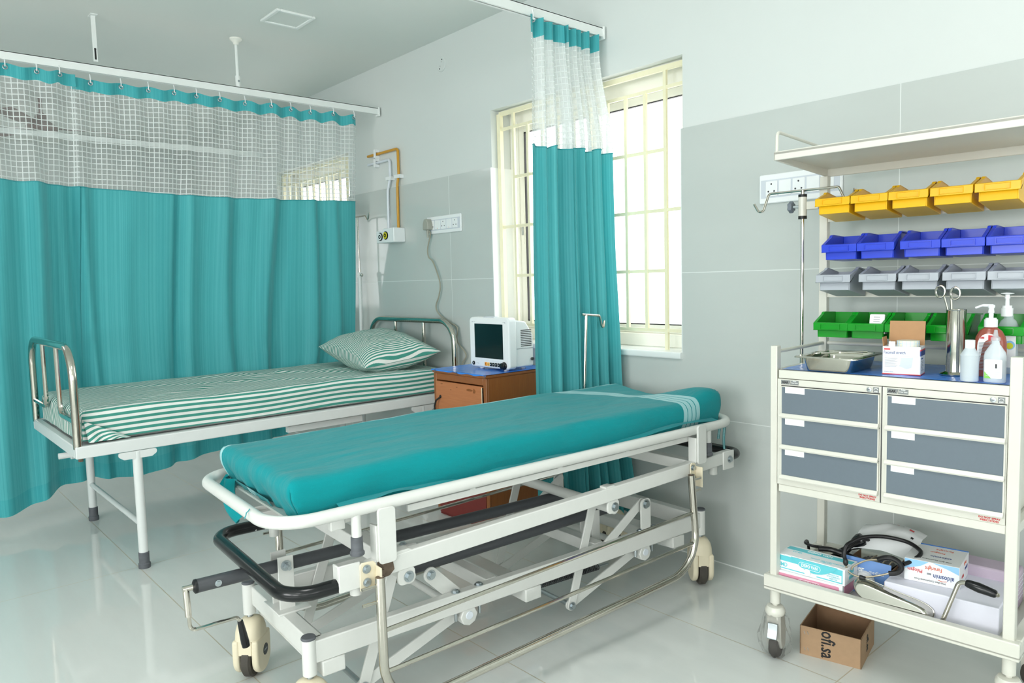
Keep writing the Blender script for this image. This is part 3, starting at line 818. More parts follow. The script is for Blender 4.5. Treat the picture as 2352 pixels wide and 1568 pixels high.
for (ax, az, sx_, sz_) in ((.075, .684, .016, .004), (.15, .66, .006, .004), (.30, .672, .03, .008), (.335, .668, .012, .014), (.20, .676, .008, .003)):
    pts = [(ax + sx_ * math.cos(k * PI / 4) * random.uniform(.5, 1.1), az + sz_ * math.sin(k * PI / 4) * random.uniform(.5, 1.1)) for k in range(8)]
    MB().prism(pts, .0061, .0068, lambda a, b_, d_: (a, -d_, b_)).build('chipped_veneer', 'wood_side', do)
MB().box((.026, .004, .116), (w - .026, .012, .20)).build('lower_rail', 'wood_door', cab)
MB().box((.004, .015, .0), (w - .004, dp - .02, .10)).build('plinth', 'red_panel', cab)
MB().box((.024, -.002, .02), (w - .024, .006, .196)).build('lower_panel', 'red_panel', cab)
MB().box((.028, -.004, .205), (w - .028, .0, .214)).build('moulding_strip', 'cream_plastic', cab)
# blue cover on top
e = thing('plastic_cover', 'shiny blue plastic sheet taped over the bedside cabinet top', 'plastic cover', (CX0, CY0, .7512))
b = MB()
b.grid(lambda i, j: Vector((-.008 + (w + .016) * i, -.010 + (dp + .008) * j, .0015 + .0018 * noise.noise(Vector((i * 9, j * 9, 3))))), 24, 24)
b.build('cover_sheet', 'blue_sheet', e, ang=70)
b = MB(); b.grid(lambda i, j: Vector((-.008 + (w + .016) * i, -.0085 - .001 * j, .001 - (.006 + .005 * noise.noise(Vector((i * 8, 1, 2)))) * j)), 24, 2); b.build('front_fold', 'blue_sheet', e)
for x in (.02, .20, w - .005): MB().box((x, -.0112, -.016), (x + .012, -.0098, .004)).build('tape', 'bag_clear', e)

# ------------------------------------------------------------------ patient monitor
mo = thing('patient_monitor', 'white bedside patient monitor with a dark blank screen', 'patient monitor', (-2.955, 2.315, .7535), 0)
w, h = .305, .258
fo = MB(); fo.prism(fillet2([(0, .008), (w, .008), (w, h), (0, h)], .022, 6), 0, .05, lambda a, c, d_: (a, d_, c)); fo.build('front_shell', 'monitor_white', mo, bevel=.008, seg=3)
ba = MB(); ba.prism([(.04, .014), (.168, .014), (.168, .17), (.12, .236), (.04, .246)], .02, w - .012, lambda a, c, d_: (d_, a, c)); ba.build('rear_housing', 'monitor_white', mo, bevel=.008, seg=3)
vb = MB()
for k in range(10): vb.box((w - .0125, .085, .115 + k * .0085), (w - .0112, .155, .119 + k * .0085))
vb.build('vent_grille', 'dark_grey', mo)
MB().box((w - .0122, .045, .104), (w - .011, .168, .106)).build('side_groove', 'grey_print', mo)
b = MB(); a0, a1, c0, c1 = .030, w - .030, .046, .236
for lo, hi in (((a0, -.0022, c0 + .010), (a0 + .014, .004, c1 - .010)), ((a1 - .014, -.0022, c0 + .010), (a1, .004, c1 - .010)), ((a0, -.0022, c0), (a1, .004, c0 + .010)), ((a0, -.0022, c1 - .010), (a1, .004, c1))): b.box(lo, hi)
b.build('screen_bezel', 'white_plastic', mo)
MB().box((a0 + .014, -.0012, c0 + .010), (a1 - .014, .004, c1 - .010)).build('screen', 'monitor_screen', mo)
MB().prism(fillet2([(w * .37, h - .004), (w * .62, h - .004), (w * .62, h + .003), (w * .37, h + .003)], .002), .004, .03, lambda a, c, d_: (a, d_, c)).build('alarm_light', 'pale_print', mo)
MB().lathe([(.010, 0), (.0095, .003)], (.03, .0, .027), 18, (0, -1, 0)).build('power_button', 'black_gloss', mo)
MB().lathe([(.0045, .003), (.0035, .0036)], (.03, .0, .027), 12, (0, -1, 0)).build('button_symbol', 'grey_print', mo)
for k, m in enumerate(('orange_key', 'amber_key', 'black_gloss', 'black_gloss', 'black_gloss', 'black_gloss')):
    x = .118 + k * .0195
    ko = MB().box((x, -.003, .018), (x + .016, .002, .036)).build('key', m, mo, bevel=.002)
    MB().box((x + .006, -.0034, .025), (x + .010, -.003, .030)).build('key_symbol', 'pale_print' if k > 1 else 'black_print', ko)
MB().lathe([(.019, 0), (.019, .004), (.0165, .006), (.0155, .018), (.012, .020)], (w - .040, .0, .026), 24, (0, -1, 0)).build('dial_knob', 'black_gloss', mo)
for nm, x, ww in (('maker_mark', .024, .024), ('model_mark', w - .045, .018)): MB().box((x, -.0004, h - .027), (x + ww, .001, h - .021)).build(nm, 'grey_print', mo)
for k in range(4): MB().box((.052 + k * .006, -.0004, .026), (.0545 + k * .006, .001, .029)).build('status_light', 'grey_print', mo)
b = MB()
for x in (.06, w - .06): b.cyl((x, .03, .0), (x, .03, .02), .012, 14)
for x in (.06, w - .06): b.cyl((x, .14, .0), (x, .14, .02), .012, 14)
b.build('foot_pads', 'white_plastic', mo)
MB().lathe([(.008, 0), (.008, .01)], (w - .012, .155, .05), 12, (1, 0, 0)).build('side_port', 'dark_grey', mo)

# ------------------------------------------------------------------ patient trolley (stretcher)
GTH = .0648; GO = Vector((-1.7163, .8132, 0))
GR = PI / 2 - GTH
gur = thing('patient_trolley', 'white height-adjustable stretcher trolley with black bumper handles and chrome side rails', 'stretcher', GO, GR)
def gl(u, v, z): return (u, v, z)
GL, GW = 1.553, .490
VF, VB = -.095, .545             # outer faces of the lift frame
bz0, bz1 = .224, .283
b = MB()
for v in (0, GW - .03): b.box((.0, v, bz0), (GL, v + .03, bz1))
for u in (-.008, GL - .03): b.box((u, .02, bz0), (u + .038, GW - .02, bz1))
for u in (.66, .70): pass
b.box((.56, .03, bz0 + .02), (.60, GW - .03, bz1)); b.box((1.02, .03, bz0 + .02), (1.06, GW - .03, bz1))
base = b.build('base_frame', 'white_metal', gur, bevel=.003)
for u in (.017, .689, 1.39): MB().box((u, -.002, .182), (u + .064, GW, .2235)).build('cross_member', 'white_metal', base, bevel=.004)
corners = [(-.012, .012, -70), (-.012, GW - .012, -131), (GL + .012, .012, -127), (GL + .012, GW - .012, -14)]
for (u, v, ang) in corners:
    MB().cyl((u, v, .196), (u, v, .292), .0185, 20).build('corner_post', 'white_metal', gur)
    MB().lathe([(.019, .290), (.0195, .293), (.0175, .2965), (.0, .2975)], (u, v, 0), 20).build('post_cap', 'rubber_grey', gur)
def caster(par, u, v, ang, wheel_r=.0585, top=.186):
    e = bpy.data.objects.new('caster', None); COL.objects.link(e); e.parent = par; e.location = (u, v, 0); e.rotation_euler = (0, 0, math.radians(ang)); e.empty_display_size = .03
    # side outline in local x-z ; thickness along y ; wheel shows through the front and foot
    out = []
    for k in range(13): a = PI + PI * k / 12; out.append((.052 * math.cos(a), .062 + .048 * math.sin(a)))
    out += [(.0525, .10), (.051, .128), (-.0525, .128), (-.053, .10)]
    for s in (-1, 1):
        MB().prism(out, s * .019, s * .040, lambda a, c, d_: (a, d_, c)).build('wheel_shell', 'cream_plastic', e, bevel=.007, seg=3)
        MB().lathe([(.0175, 0), (.0175, .0009), (.0, .0009)], (-.008, s * .040, .078), 22, (0, s, 0)).build('hub_disc', 'dark_grey', e)
        text('lettering', 'UZMAX', .0072, 'pale_print', e, (-.008, s * .0411, .078), rot=(PI / 2, 0, 0 if s < 0 else PI), align='CENTER', ext=.0001, sx=.9)
    hd = MB(); n_ = 26
    def oval(k, z, tx, ty): return [(tx * math.copysign(abs(math.cos(2*PI*q/n_)) ** .7, math.cos(2*PI*q/n_)), ty * math.copysign(abs(math.sin(2*PI*q/n_)) ** .7, math.sin(2*PI*q/n_)), z) for q in range(n_)]
    rings_ = [oval(0, z, tx, ty) for z, tx, ty in ((.1270, .0525, .0405), (.150, .049, .039), (.166, .043, .035), (.178, .033, .027), (top, .016, .014))]
    vs = [p for r_ in rings_ for p in r_]; fs = [(i*n_+k, i*n_+(k+1)%n_, (i+1)*n_+(k+1)%n_, (i+1)*n_+k) for i in range(4) for k in range(n_)] + [tuple(range(n_ - 1, -1, -1)), tuple(4*n_ + k for k in range(n_))]
    hd.add(vs, fs); hd.build('fork_hood', 'cream_plastic', e)
    MB().box((-.047, -.0196, .084), (.0505, .0196, .1285)).build('fork_core', 'cream_plastic', e)
    MB().lathe([(.0, -.0155), (wheel_r - .006, -.0155), (wheel_r, -.010), (wheel_r, .010), (wheel_r - .006, .0155), (0, .0155)], (0, 0, wheel_r), 32, (0, 1, 0)).build('wheel', 'tyre', e)
    MB().cyl((0, 0, top - .004), (0, 0, .225), .009, 12).build('stem', 'zinc', e)
    return e
for u, v, ang in corners: caster(gur, u, v, ang)
# lift linkage, mirrored near and far
def flatlink(p0, p1, v, wd=.034, th=.007):
    p0 = Vector((p0[0], p0[1])); p1 = Vector((p1[0], p1[1])); d = (p1 - p0).normalized(); n = Vector((-d.y, d.x)) * wd / 2
    out = []
    for k in range(9): a = PI / 2 + PI * k / 8; q = p0 + (d * math.cos(a) + Vector((-d.y, d.x)) * math.sin(a)) * wd / 2; out.append((q.x, q.y))
    for k in range(9): a = -PI / 2 + PI * k / 8; q = p1 + (d * math.cos(a) + Vector((-d.y, d.x)) * math.sin(a)) * wd / 2; out.append((q.x, q.y))
    return MB().prism(out, v, v + th, lambda a, c, d_: (a, d_, c))
for side in (0, 1):
    V = (lambda v: v) if side == 0 else (lambda v: GW - v)
    for du in (0.0, -.767):
        dv = 0 if du == 0 else 0
        K = (.914 + du, .094)
        def lk(p0, p1, v, **k):
            vv = V(v) - (.007 if side else 0)
            return flatlink((p0[0], p0[1]), (p1[0], p1[1]), vv, **k).build('lift_link', 'white_metal', gur, bevel=.0015)
        lk(K, (1.022 + du, .425 if du == 0 else .405), .034)
        lk(K, (1.246 + du, .205), .043)
        MB().lathe([(.030, 0), (.030, .03)], (1.246 + du, V(.004), .203), 8, (0, 1 if side == 0 else -1, 0)).build('bearing_block', 'white_metal', gur, bevel=.003)
        MB().lathe([(.0125, 0), (.0115, .003)], (1.246 + du, V(.004), .205), 18, (0, -1 if side == 0 else 1, 0)).build('bearing_pin', 'pipe_white', gur)
        hexbolt((K[0], V(.033), K[1]), (0, -1 if side == 0 else 1, 0)).build('bolt', 'zinc', gur)
        for uu_ in (1.205, 1.29): MB().cyl((uu_ + du, V(.015), .224), (uu_ + du, V(.015), .196), .005, 10).build('stud', 'zinc', gur)
    for u in (.44, .523, 1.231, 1.305): hexbolt((u, V(.015), bz1), (0, 0, 1), .009, .005).build('bolt', 'zinc', gur)
    # lug plates under the lift frame with their bolts
    F = (lambda v: v) if side == 0 else (lambda v: VF + VB - v)
    for u in (.222, .990):
        zl = .4365 + .032 * u
        MB().prism(fillet2([(u - .026, zl + .003), (u + .026, zl + .003), (u + .026, zl - .042), (u - .026, zl - .042)], .014), F(VF + .003), F(VF + .011), lambda a, c, d_: (a, d_, c)).build('lug_plate', 'white_metal', gur, bevel=.0015)
        hexbolt((u + .006, F(VF + .003), zl - .022), (0, -1 if side == 0 else 1, 0), .010, .008).build('bolt', 'zinc', gur)
    # bracket post with the upper drive arm
    MB().prism(fillet2([(1.228, bz1), (1.278, bz1), (1.278, .40), (1.228, .40)], .018), V(.006), V(.013), lambda a, c, d_: (a, d_, c)).build('pivot_post', 'white_metal', gur, bevel=.0015)
    hexbolt((1.253, V(.006), .380), (0, -1 if side == 0 else 1, 0), .011, .008).build('bolt', 'zinc', gur)
    flatlink((1.248, .382), (1.02, .238), V(.022) - (.007 if side else 0)).build('lift_link', 'white_metal', gur, bevel=.0015)
    flatlink((.368, .350), (.455, .262), V(.030) - (.007 if side else 0), wd=.045).build('lift_link', 'white_metal', gur, bevel=.0015)
    hexbolt((.368, V(.030), .350), (0, -1 if side == 0 else 1, 0), .010, .008).build('bolt', 'zinc', gur)
for u, z in ((1.004, .436), (.236, .415)): MB().cyl((u, VF + .012, z), (u, VB - .012, z), .018, 16).build('torsion_tube', 'white_metal', gur)
for u, z in ((.914, .094), (.147, .094)): MB().cyl((u, .045, z), (u, GW - .045, z), .008, 12).build('knee_rod', 'zinc', gur)
for u in (1.246, .479): MB().cyl((u, .03, .205), (u, GW - .03, .205), .012, 12).build('axle_rod', 'white_metal', gur)
# spring
b = MB(); N = 34; b.tube([(.83 + .27 * k / (N * 10), .10 + .0105 * math.cos(2*PI*k/10), .170 - .008 * k / (N * 10) + .0105 * math.sin(2*PI*k/10)) for k in range(N * 10)], .0022, 5); b.build('spring', 'dark_grey', gur)
MB().cyl((.62, .10, .176), (.835, .10, .170), .004, 8).cyl((1.09, .10, .163), (1.15, .10, .160), .004, 8).build('spring_rod', 'zinc', gur)
# crank screws in grey tubes
def crank(v, u0, u1, z0, z1, handle):
    b = MB().cyl((u0, v, z0), (u1, v, z1), .0182, 18); t = b.build('screw_tube', 'pvc_grey', gur)
    if handle:
        MB().lathe([(.0188, 0), (.0188, .006), (.012, .010)], (u0, v, z0), 18, (-1, 0, 0)).build('end_cap', 'black_rubber', t)
        MB().cyl((u0 - .008, v, z0), (u0 - .036, v, z0), .008, 14).build('drive_socket', 'chrome', t)
        hexbolt((u0 + .05, v - .018, z0), (0, -1, 0), .006, .004).build('bolt', 'zinc', t)
        x = u0 - .028
        MB().cyl((x, v, z0), (x + .003, v, z0 - .075), .0085, 14).build('crank_sleeve', 'chrome', t)
        MB().tube(rounded([(x + .003, v, z0 - .07), (x + .006, v, z0 - .116), (x + .129, v, z0 - .116), (x + .135, v, z0 - .135)], .016, 5), .0052, 10).build('crank_arm', 'chrome', t)
        MB().lathe([(.0075, 0), (.0085, .01), (.0115, .065), (.0105, .078)], (x + .134, v, z0 - .128), 16, (.16, 0, -1)).build('crank_grip', 'black_gloss', t)
    return t
crank(.26, -.212, 1.08, .406, .392, True)
crank(.15, .30, 1.24, .331, .342, False)
for u, v, z in ((.018, .232, .415), (.018, .288, .415)):
    MB().prism(fillet2([(v - .003, bz1 - .002), (v + .003, bz1 - .002), (v + .003, z + .022), (v - .003, z + .022)], .001), u - .022, u + .022, lambda a, c, d_: (d_, a, c)).build('tube_bracket', 'white_metal', gur, bevel=.0012)
hexbolt((.018, .229, .411), (0, -1, 0), .010, .008).build('bolt', 'zinc', gur)
MB().cyl((.018, .222, .411), (.018, .20, .411), .006, 10).build('stud', 'zinc', gur)
hexbolt((.018, .291, .415), (0, 1, 0), .010, .008).build('bolt', 'zinc', gur)
MB().box((-.02, .20, bz1 - .001), (.075, .32, bz1 + .005)).build('mount_plate', 'white_metal', gur, bevel=.002)
for u, v, z in ((1.11, .12, .338), (1.11, .178, .338)): MB().box((u - .02, v - .003, .24), (u + .02, v + .003, z + .022)).build('tube_bracket', 'white_metal', gur, bevel=.0012)
# lift frame, as wide as the litter
def zf(u, top): return .485 + .0295 * u if top else .4365 + .032 * u
b = MB()
for v in (VF, VB - .03): b.prism([(.036, zf(.036, 0)), (1.61, zf(1.61, 0)), (1.61, zf(1.61, 1)), (.036, zf(.036, 1))], v, v + .03, lambda a, c, d_: (a, d_, c))
for u in (.17, 1.40): b.box((u, VF + .03, zf(u, 0) + .004), (u + .04, VB - .03, zf(u, 1) - .002))
lf = b.build('lift_frame', 'white_metal', gur, bevel=.003)
for u0_, u1_ in ((.19, .24), (.955, 1.0)):
    for v in (VF + .001, VB - .029): MB().prism([(u0_, zf(u0_, 1)), (u1_, zf(u1_, 1)), (u1_ - .012, zf(u1_, 1) + .006), (u0_, zf(u0_, 1) + .006)], v, v + .028, lambda a, c, d_: (a, d_, c)).build('pad_strip', 'white_metal', lf)
# bumper handles
def bumper(us, ue, z, rad):
    pts = rounded([(us, VF + .0165, z), (ue, VF + .0165, z), (ue, VB - .0165, z), (us, VB - .0165, z)], rad, 8)
    MB().tube(pts, .0180, 16).build('bumper_handle', 'black_gloss', gur)
bumper(.062, -.092, .446, .085); bumper(1.60, 1.692, .508, .075)
for (a0, a1, s, z) in ((.030, .088, -1, .468), (1.562, 1.625, 1, .503)):
    for v in (VF - .004, VB - .002):
        b = MB(); b.box((a0, v, z - .036), (a1, v + .006, z + .032)); b.box((a0 if s < 0 else a1 - .006, v + (.006 if v < .2 else -.030), z - .034), (a0 + .006 if s < 0 else a1, v + (.036 if v < .2 else 0), z + .03)); pb = b.build('bumper_plate', 'white_metal', lf, bevel=.002)
        if s > 0: hexbolt(((a0 + a1) / 2 + .006, v if v < .2 else v + .006, z), (0, -1 if v < .2 else 1, 0), .009, .006).build('bolt', 'zinc', pb)
for v in (VF + .03, VB - .03):
    MB().cyl((1.544, v, zf(1.544, 0) + .002), (1.544, v, zf(1.544, 0) - .036), .0155, 16).build('pole_socket', 'white_metal', lf)
    MB().cyl((.089, v, zf(.09, 0) + .002), (.089, v, zf(.09, 0) - .034), .0155, 16).build('pole_socket', 'white_metal', lf)
# uprights carrying the litter rail
for u, w_, zt in ((.138, .050, .624), (1.405, .047, .657)):
    for v, s in ((VF - .012, 1), (VB + .004, -1)):
        MB().prism(fillet2([(u, zf(u, 1) - .010), (u + w_, zf(u, 1) - .010), (u + w_, zt), (u, zt)], .010), v, v + .008, lambda a, c, d_: (a, d_, c)).build('upright_plate', 'white_metal', lf, bevel=.0015)
        va, vb_ = (v + .008, v + .042) if s > 0 else (v - .034, v)
        MB().box((u - .004, va, zf(u, 1) - .004), (u + .003, vb_, zt - .045)).build('upright_flange', 'white_metal', lf, bevel=.0015)
# litter deck and cross beams
SR = .0074
b = MB()
for v in (-.062, GW + .016): b.prism([(.25, .583), (1.435, .594), (1.435, .613), (.25, .602)], v, v + .010, lambda a, c, d_: (a, d_, c))
litf = b.build('litter_side_bar', 'white_metal', gur, bevel=.002)
for u in (.45, .78, 1.08, 1.36):
    for v in (-.064, GW + .016): MB().box((u, v, .60 + SR * u), (u + .018, v + .012, .613 + SR * u)).build('weld_tab', 'white_metal', litf)
b = MB()
for u in (.06, .30, .86, 1.44): b.box((u, -.05, .588 + SR * u), (u + .035, GW + .015, .612 + SR * u))
b.build('litter_cross_beam', 'white_metal', gur, bevel=.003)
MB().box((.035, -.052, .575), (.075, -.03, .603)).build('end_block', 'white_metal', gur, bevel=.003)
MB().prism([(-.055, .612), (1.60, .624), (1.60, .630), (-.055, .618)], -.045, GW + .02, lambda a, c, d_: (a, d_, c)).build('litter_deck', 'white_metal', gur)
VR0, VR1 = -.085, GW + .045
ring = rounded([(-.120, VR0, .627), (1.665, VR0, .640), (1.665, VR1, .640), (-.120, VR1, .627)], .105, 10, True)
MB().tube(ring, .0165, 18, True).build('litter_rail', 'white_metal', gur)
for v in (VR0, VR1):
    for u, zt, zb in ((.088, .625, .515), (1.487, .635, .536)):
        lg = MB().cyl((u, v, zb + .03), (u, v, zt), .0125, 16).build('rest_leg', 'white_metal', gur)
        MB().lathe([(.0165, zb - .002), (.0185, zb), (.0185, zb + .006), (.0155, zb + .010), (.0148, zb + .045), (.0128, zb + .046)], (u, v, 0), 18).build('rubber_tip', 'rubber_grey', lg)
for u in (.0, 1.55):
    for v in (VR0, VR1):
        y0_, y1_ = (v, -.03) if v < 0 else (GW - .01, v)
        MB().box((u, min(y0_, y1_), .612 + SR * u), (u + .025, max(y0_, y1_), .624 + SR * u)).build('rail_tie', 'white_metal', gur)
# chrome drop-down side rails
def siderail(v, s):
    b = MB(); b.tube(rounded([(.125, v, .459), (.127, v, .097), (1.372, v, .157), (1.337, v, .497)], .13, 9), .0126, 14); o = b.build('side_rail', 'chrome', gur)
    for za, zb, ub in ((.318, .361, 1.350), (.209, .251, 1.360)): MB().cyl((.128, v, za), (ub, v, zb), .0060, 10).build('rail_rod', 'chrome', o)
    for u, zt in ((.125, .459), (1.338, .497)):
        for dz in (-.020, -.062):
            sg = -1 if u < 1 else 1
            MB().cyl((u, v, zt + dz), (u + sg * .050, v, zt + dz), .0044, 10).build('latch_pin', 'chrome', o)
        MB().lathe([(.0105, 0), (.0105, .0006)], (u, v, zt - .0002), 14).build('tube_bore', 'rust', o)
    return o
siderail(VF - .034, 1); siderail(VB + .034, -1)
for v, s in ((VF - .0045, -1), (VB + .0045, 1)):
    for u, zc, wd in ((.084, .466, .046), (1.366, .498, .030)):
        pts = [(u, zc - .042), (u + wd, zc - .042), (u + wd, zc + .020), (u + wd - .008, zc + .028), (u + .006, zc + .030), (u, zc + .024)]
        lp = MB().prism(pts, v, v + s * .004, lambda a, c, d_: (a, d_, c)).build('latch_plate', 'cream_plastic', gur, bevel=.0015)
        MB().box((u + wd - .004, min(v + s * .004, v + s * .034), zc - .056), (u + wd, max(v + s * .004, v + s * .034), zc + .016)).build('latch_tongue', 'cream_plastic', lp, bevel=.001)
        for dz in (.012, -.022): hexbolt((u + wd * .4, v + s * .004, zc + dz), (0, s, 0), .0075, .005).build('bolt', 'zinc', lp)
pl_ = MB(); pl_.prism([(.136, .450), (.150, .440), (.170, .442), (.184, .455), (.180, .480), (.168, .492), (.146, .496), (.136, .484)], VF - .0022, VF + .001, lambda a, c, d_: (a, d_, c)); sp = pl_.build('worn_patch', 'rust', gur)
for u, z in ((.150, .481), (.148, .458)): hexbolt((u, VF - .0022, z), (0, -1, 0), .007, .005).build('bolt', 'rust', sp)
# paint scratch on the litter rail end
MB().tube([(-.129 + .001, .055, .644), (-.133, .048, .642), (-.139, .046, .639), (-.144, .036, .635), (-.149, .03, .631)], .0014, 5).build('paint_scratch', 'drape_header', gur)

# teal sheeted mattress on the stretcher
tm = thing('stretcher_mattress', 'thin stretcher mattress wrapped in a teal cotton sheet with pale stripes', 'mattress', GO, GR)
U0, U1, V0, V1 = -.068, 1.615, -.058, GW + .012
gl_, gw_ = U1 - U0, V1 - V0
MBASE = .632
def tdisp(x, y, dz):
    # x across (local v), y along (local u), centred
    u = y + (U0 + U1) / 2; v = x + (V0 + V1) / 2
    k = 1 - min(1, dz / .1)
    z = .012 * sm(-.1, .5, u) * k
    z += k * (.034 * math.exp(-((u - 1.57) / .09) ** 2 - ((v - .0) / .13) ** 2) + .004 * math.exp(-((u - 1.55) / .14) ** 2 - ((v - .55) / .14) ** 2) - .022 * math.exp(-((u - 1.62) / .10) ** 2 - ((v - .26) / .17) ** 2))
    z += .012 * math.exp(-((u - 1.47) / .1) ** 2 - ((v - .28) / .10) ** 2) * -k
    n = .006 * noise.noise(Vector((u * 3, v * 7, 2))) + .0035 * noise.noise(Vector((u * 8, v * 22, 7)))
    z += n * k
    ox = math.copysign(1, x) * (abs(x) > gw_ / 2 - .02) * (.010 * noise.noise(Vector((u * 5, dz * 8, 3))) - .012 * sm(.04, .11, dz))
    oy = math.copysign(1, y) * (abs(y) > gl_ / 2 - .02) * (.012 * noise.noise(Vector((v * 9, dz * 6, 5))) + .006 * math.sin(v * 70) * sm(.03, .1, dz) - .03 * sm(.04, .11, dz))
    z += sm(.05, .11, dz) * (.006 * math.sin(u * 23) + .016 * sm(.9, 1.5, u))
    return (ox, oy, z)
b = sheet(gw_, gl_, .03, .098, 46, 120, tdisp, lambda a, c: (a + (V0 + V1) / 2 + .006 * noise.noise(Vector((a * 5, c * 4, 2))), c + (U0 + U1) / 2 + .02 * noise.noise(Vector((a * 4, c * 1.5, 9))) + .17 * sm(.18, .5, a + (V0 + V1) / 2) * sm(.2, .5, c)))
RZ = Matrix(((0, 1, 0, (U0 + U1) / 2), (1, 0, 0, (V0 + V1) / 2), (0, 0, 1, MBASE + .090), (0, 0, 0, 1)))
b.build('teal_sheet', 'teal_sheet', tm, ang=70, xf=RZ, fixn=False)
MB().prism(fillet2([(U0 + .03, V0 + .025), (U1 - .04, V0 + .025), (U1 - .04, V1 - .025), (U0 + .03, V1 - .025)], .05), MBASE + .001, MBASE + .07, lambda a, c, d_: (a, c, d_ + .007 * sm(0, 1.5, a))).build('mattress_core', 'foam_grey', tm, bevel=.012)
# loose sheet under the near edge, and the tail hanging over the far foot corner
b = MB(); b.grid(lambda i, j: (.05 + 1.5 * i, -.078 + .055 * j - .004 * math.sin(i * 40), .640 + .022 * sm(.55, .95, i) + .006 * math.sin(i * 17) * (1 - j) + .010 * j + .006 * noise.noise(Vector((i * 14, j, 4)))), 80, 4, lambda i, j: (.05 * j + .2, .05 + 1.2 * i)); b.build('tucked_fold', 'teal_sheet', tm, ang=80, fixn=False)
b = MB(); b.grid(lambda i, j: (-.060 - .030 * math.sin(j * PI * .8) + .02 * j + .012 * math.sin(i * 9 + j * 2), .39 + .10 * i - .10 * j * (1 - i) * .3 - .03 * j, .634 - (.075 + .05 * math.sin(i * PI)) * j), 14, 10, lambda i, j: (i * .1 + .05, j * .1)); b.build('hanging_tail', 'teal_sheet', tm, ang=80, fixn=False)
b = MB(); b.grid(lambda i, j: (-.060 + .045 * j, .12 + .28 * i, .640 - .024 * math.sin(j * PI) - .014 * math.sin(i * 26) * j - .012 * j), 30, 6, lambda i, j: (i * .28 + .36, j * .05)); b.build('tucked_end', 'teal_sheet', tm, ang=80, fixn=False)
for dv, zb, du in ((-.024, .566, 0), (-.046, .528, .006)):
    b = MB(); b.grid(lambda i, j: (1.606 + du + .020 * sm(0, .4, j) + .006 * math.sin(j * 4 + du * 300), -.012 + dv * sm(0, .3, j) + .011 * i, .668 - (.668 - zb) * j), 4, 14, lambda i, j: (.484 + .02 * i, j)); b.build('tie_string', 'teal_sheet', tm, ang=80, fixn=False)

# short IV pole on the far side of the stretcher
e = thing('iv_pole', 'short chrome IV pole with one bent hook, behind the teal stretcher', 'IV pole', GO, GR)
MB().tube([(1.465, GW + .012, .452), (1.466, GW + .062, .60), (1.476, GW + .062, .73), (1.492, GW + .062, 1.035)], .0062, 10).build('pole', 'chrome', e)
MB().tube(rounded([(1.468, GW + .062, 1.037), (1.572, GW + .062, 1.027), (1.584, GW + .062, .980), (1.594, GW + .062, .974), (1.600, GW + .062, 1.004)], .012, 5), .0055, 9).build('hook_arm', 'chrome', e)

# ------------------------------------------------------------------ medical trolley
TTH = .0533; TO = Vector((-1.1525, 2.0501, 0)); TW, TD = .638, .374
def tw(u, v, z): return TO + Vector((math.cos(TTH) * u - math.sin(TTH) * v, math.sin(TTH) * u + math.cos(TTH) * v, z))
def titem(name, label, cat, u, v, z, rz=0, group=None): return thing(name, label, cat, tw(u, v, z), TTH + rz, group)
tr = thing('medical_trolley', 'cream steel medical trolley with grey drawers, bin rails and a top shelf', 'trolley', TO, TTH)
p = .026
def post(u, v, a, c, nm='post'): return MB().box((u, v, a), (u + p, v + p, c)).build(nm, 'cream_metal', tr, bevel=.002)
MB().box((0, 0, .262), (.021, p, .974)).build('post', 'cream_metal', tr, bevel=.002); post(TW - p, 0, .262, .974); post(-.004, TD - p, .262, 1.502, 'rear_post'); post(TW - p, TD - p, .262, 1.502, 'rear_post')
# counter
b = MB(); b.box((p, .0, .878), (TW - p, .02, .903)); b.box((p, TD - .02, .878), (TW - p, TD, .903)); b.box((.003, p, .878), (.023, TD - p, .903)); b.box((TW - .023, p, .878), (TW - .003, TD - p, .903)); b.box((.02, .018, .896), (TW - .02, TD - .018, .901))
b.build('counter', 'cream_metal', tr, bevel=.002)
MB().tube([(.013, p, .956), (.011, TD - p, .956)], .006, 10).build('guard_bar', 'cream_metal', tr)
MB().tube([(TW - .013, p, .956), (TW - .013, TD - p, .956)], .006, 10).build('guard_bar', 'cream_metal', tr)
MB().tube([(.02, TD - .012, .956), (TW - p, TD - .012, .956)], .006, 10).build('guard_bar', 'cream_metal', tr)
b = MB(); b.box((p, .002, .532), (TW - p, .022, .555)); b.box((p, TD - .022, .532), (TW - p, TD - .002, .555)); b.box((.003, p, .532), (.022, TD - p, .555)); b.box((TW - .022, p, .532), (TW - .003, TD - p, .555)); b.box((.02, .02, .545), (TW - .02, TD - .02, .553))
b.build('middle_frame', 'cream_metal', tr, bevel=.002)
b = MB(); o1 = .014
b.box((-o1, -o1, .226), (TW + o1, TD + o1, .236))
for lo, hi in (((-o1, -o1, .221), (TW + o1, .012, .268)), ((-o1, TD - .012, .221), (TW + o1, TD + o1, .268)), ((-o1, .012, .221), (.014, TD - .012, .268)), ((TW - .014, .012, .221), (TW + o1, TD - .012, .268))): b.box(lo, hi)
b.build('bottom_tray', 'cream_metal', tr, bevel=.003)
# bin rails
for zt in (1.388, 1.262, 1.142, 1.008):
    b = MB(); b.box((.018, TD - .020, zt - .034), (TW - p, TD - .016, zt)); b.box((.018, TD - .026, zt - .004), (TW - p, TD - .016, zt)); b.build('bin_rail', 'cream_metal', tr)
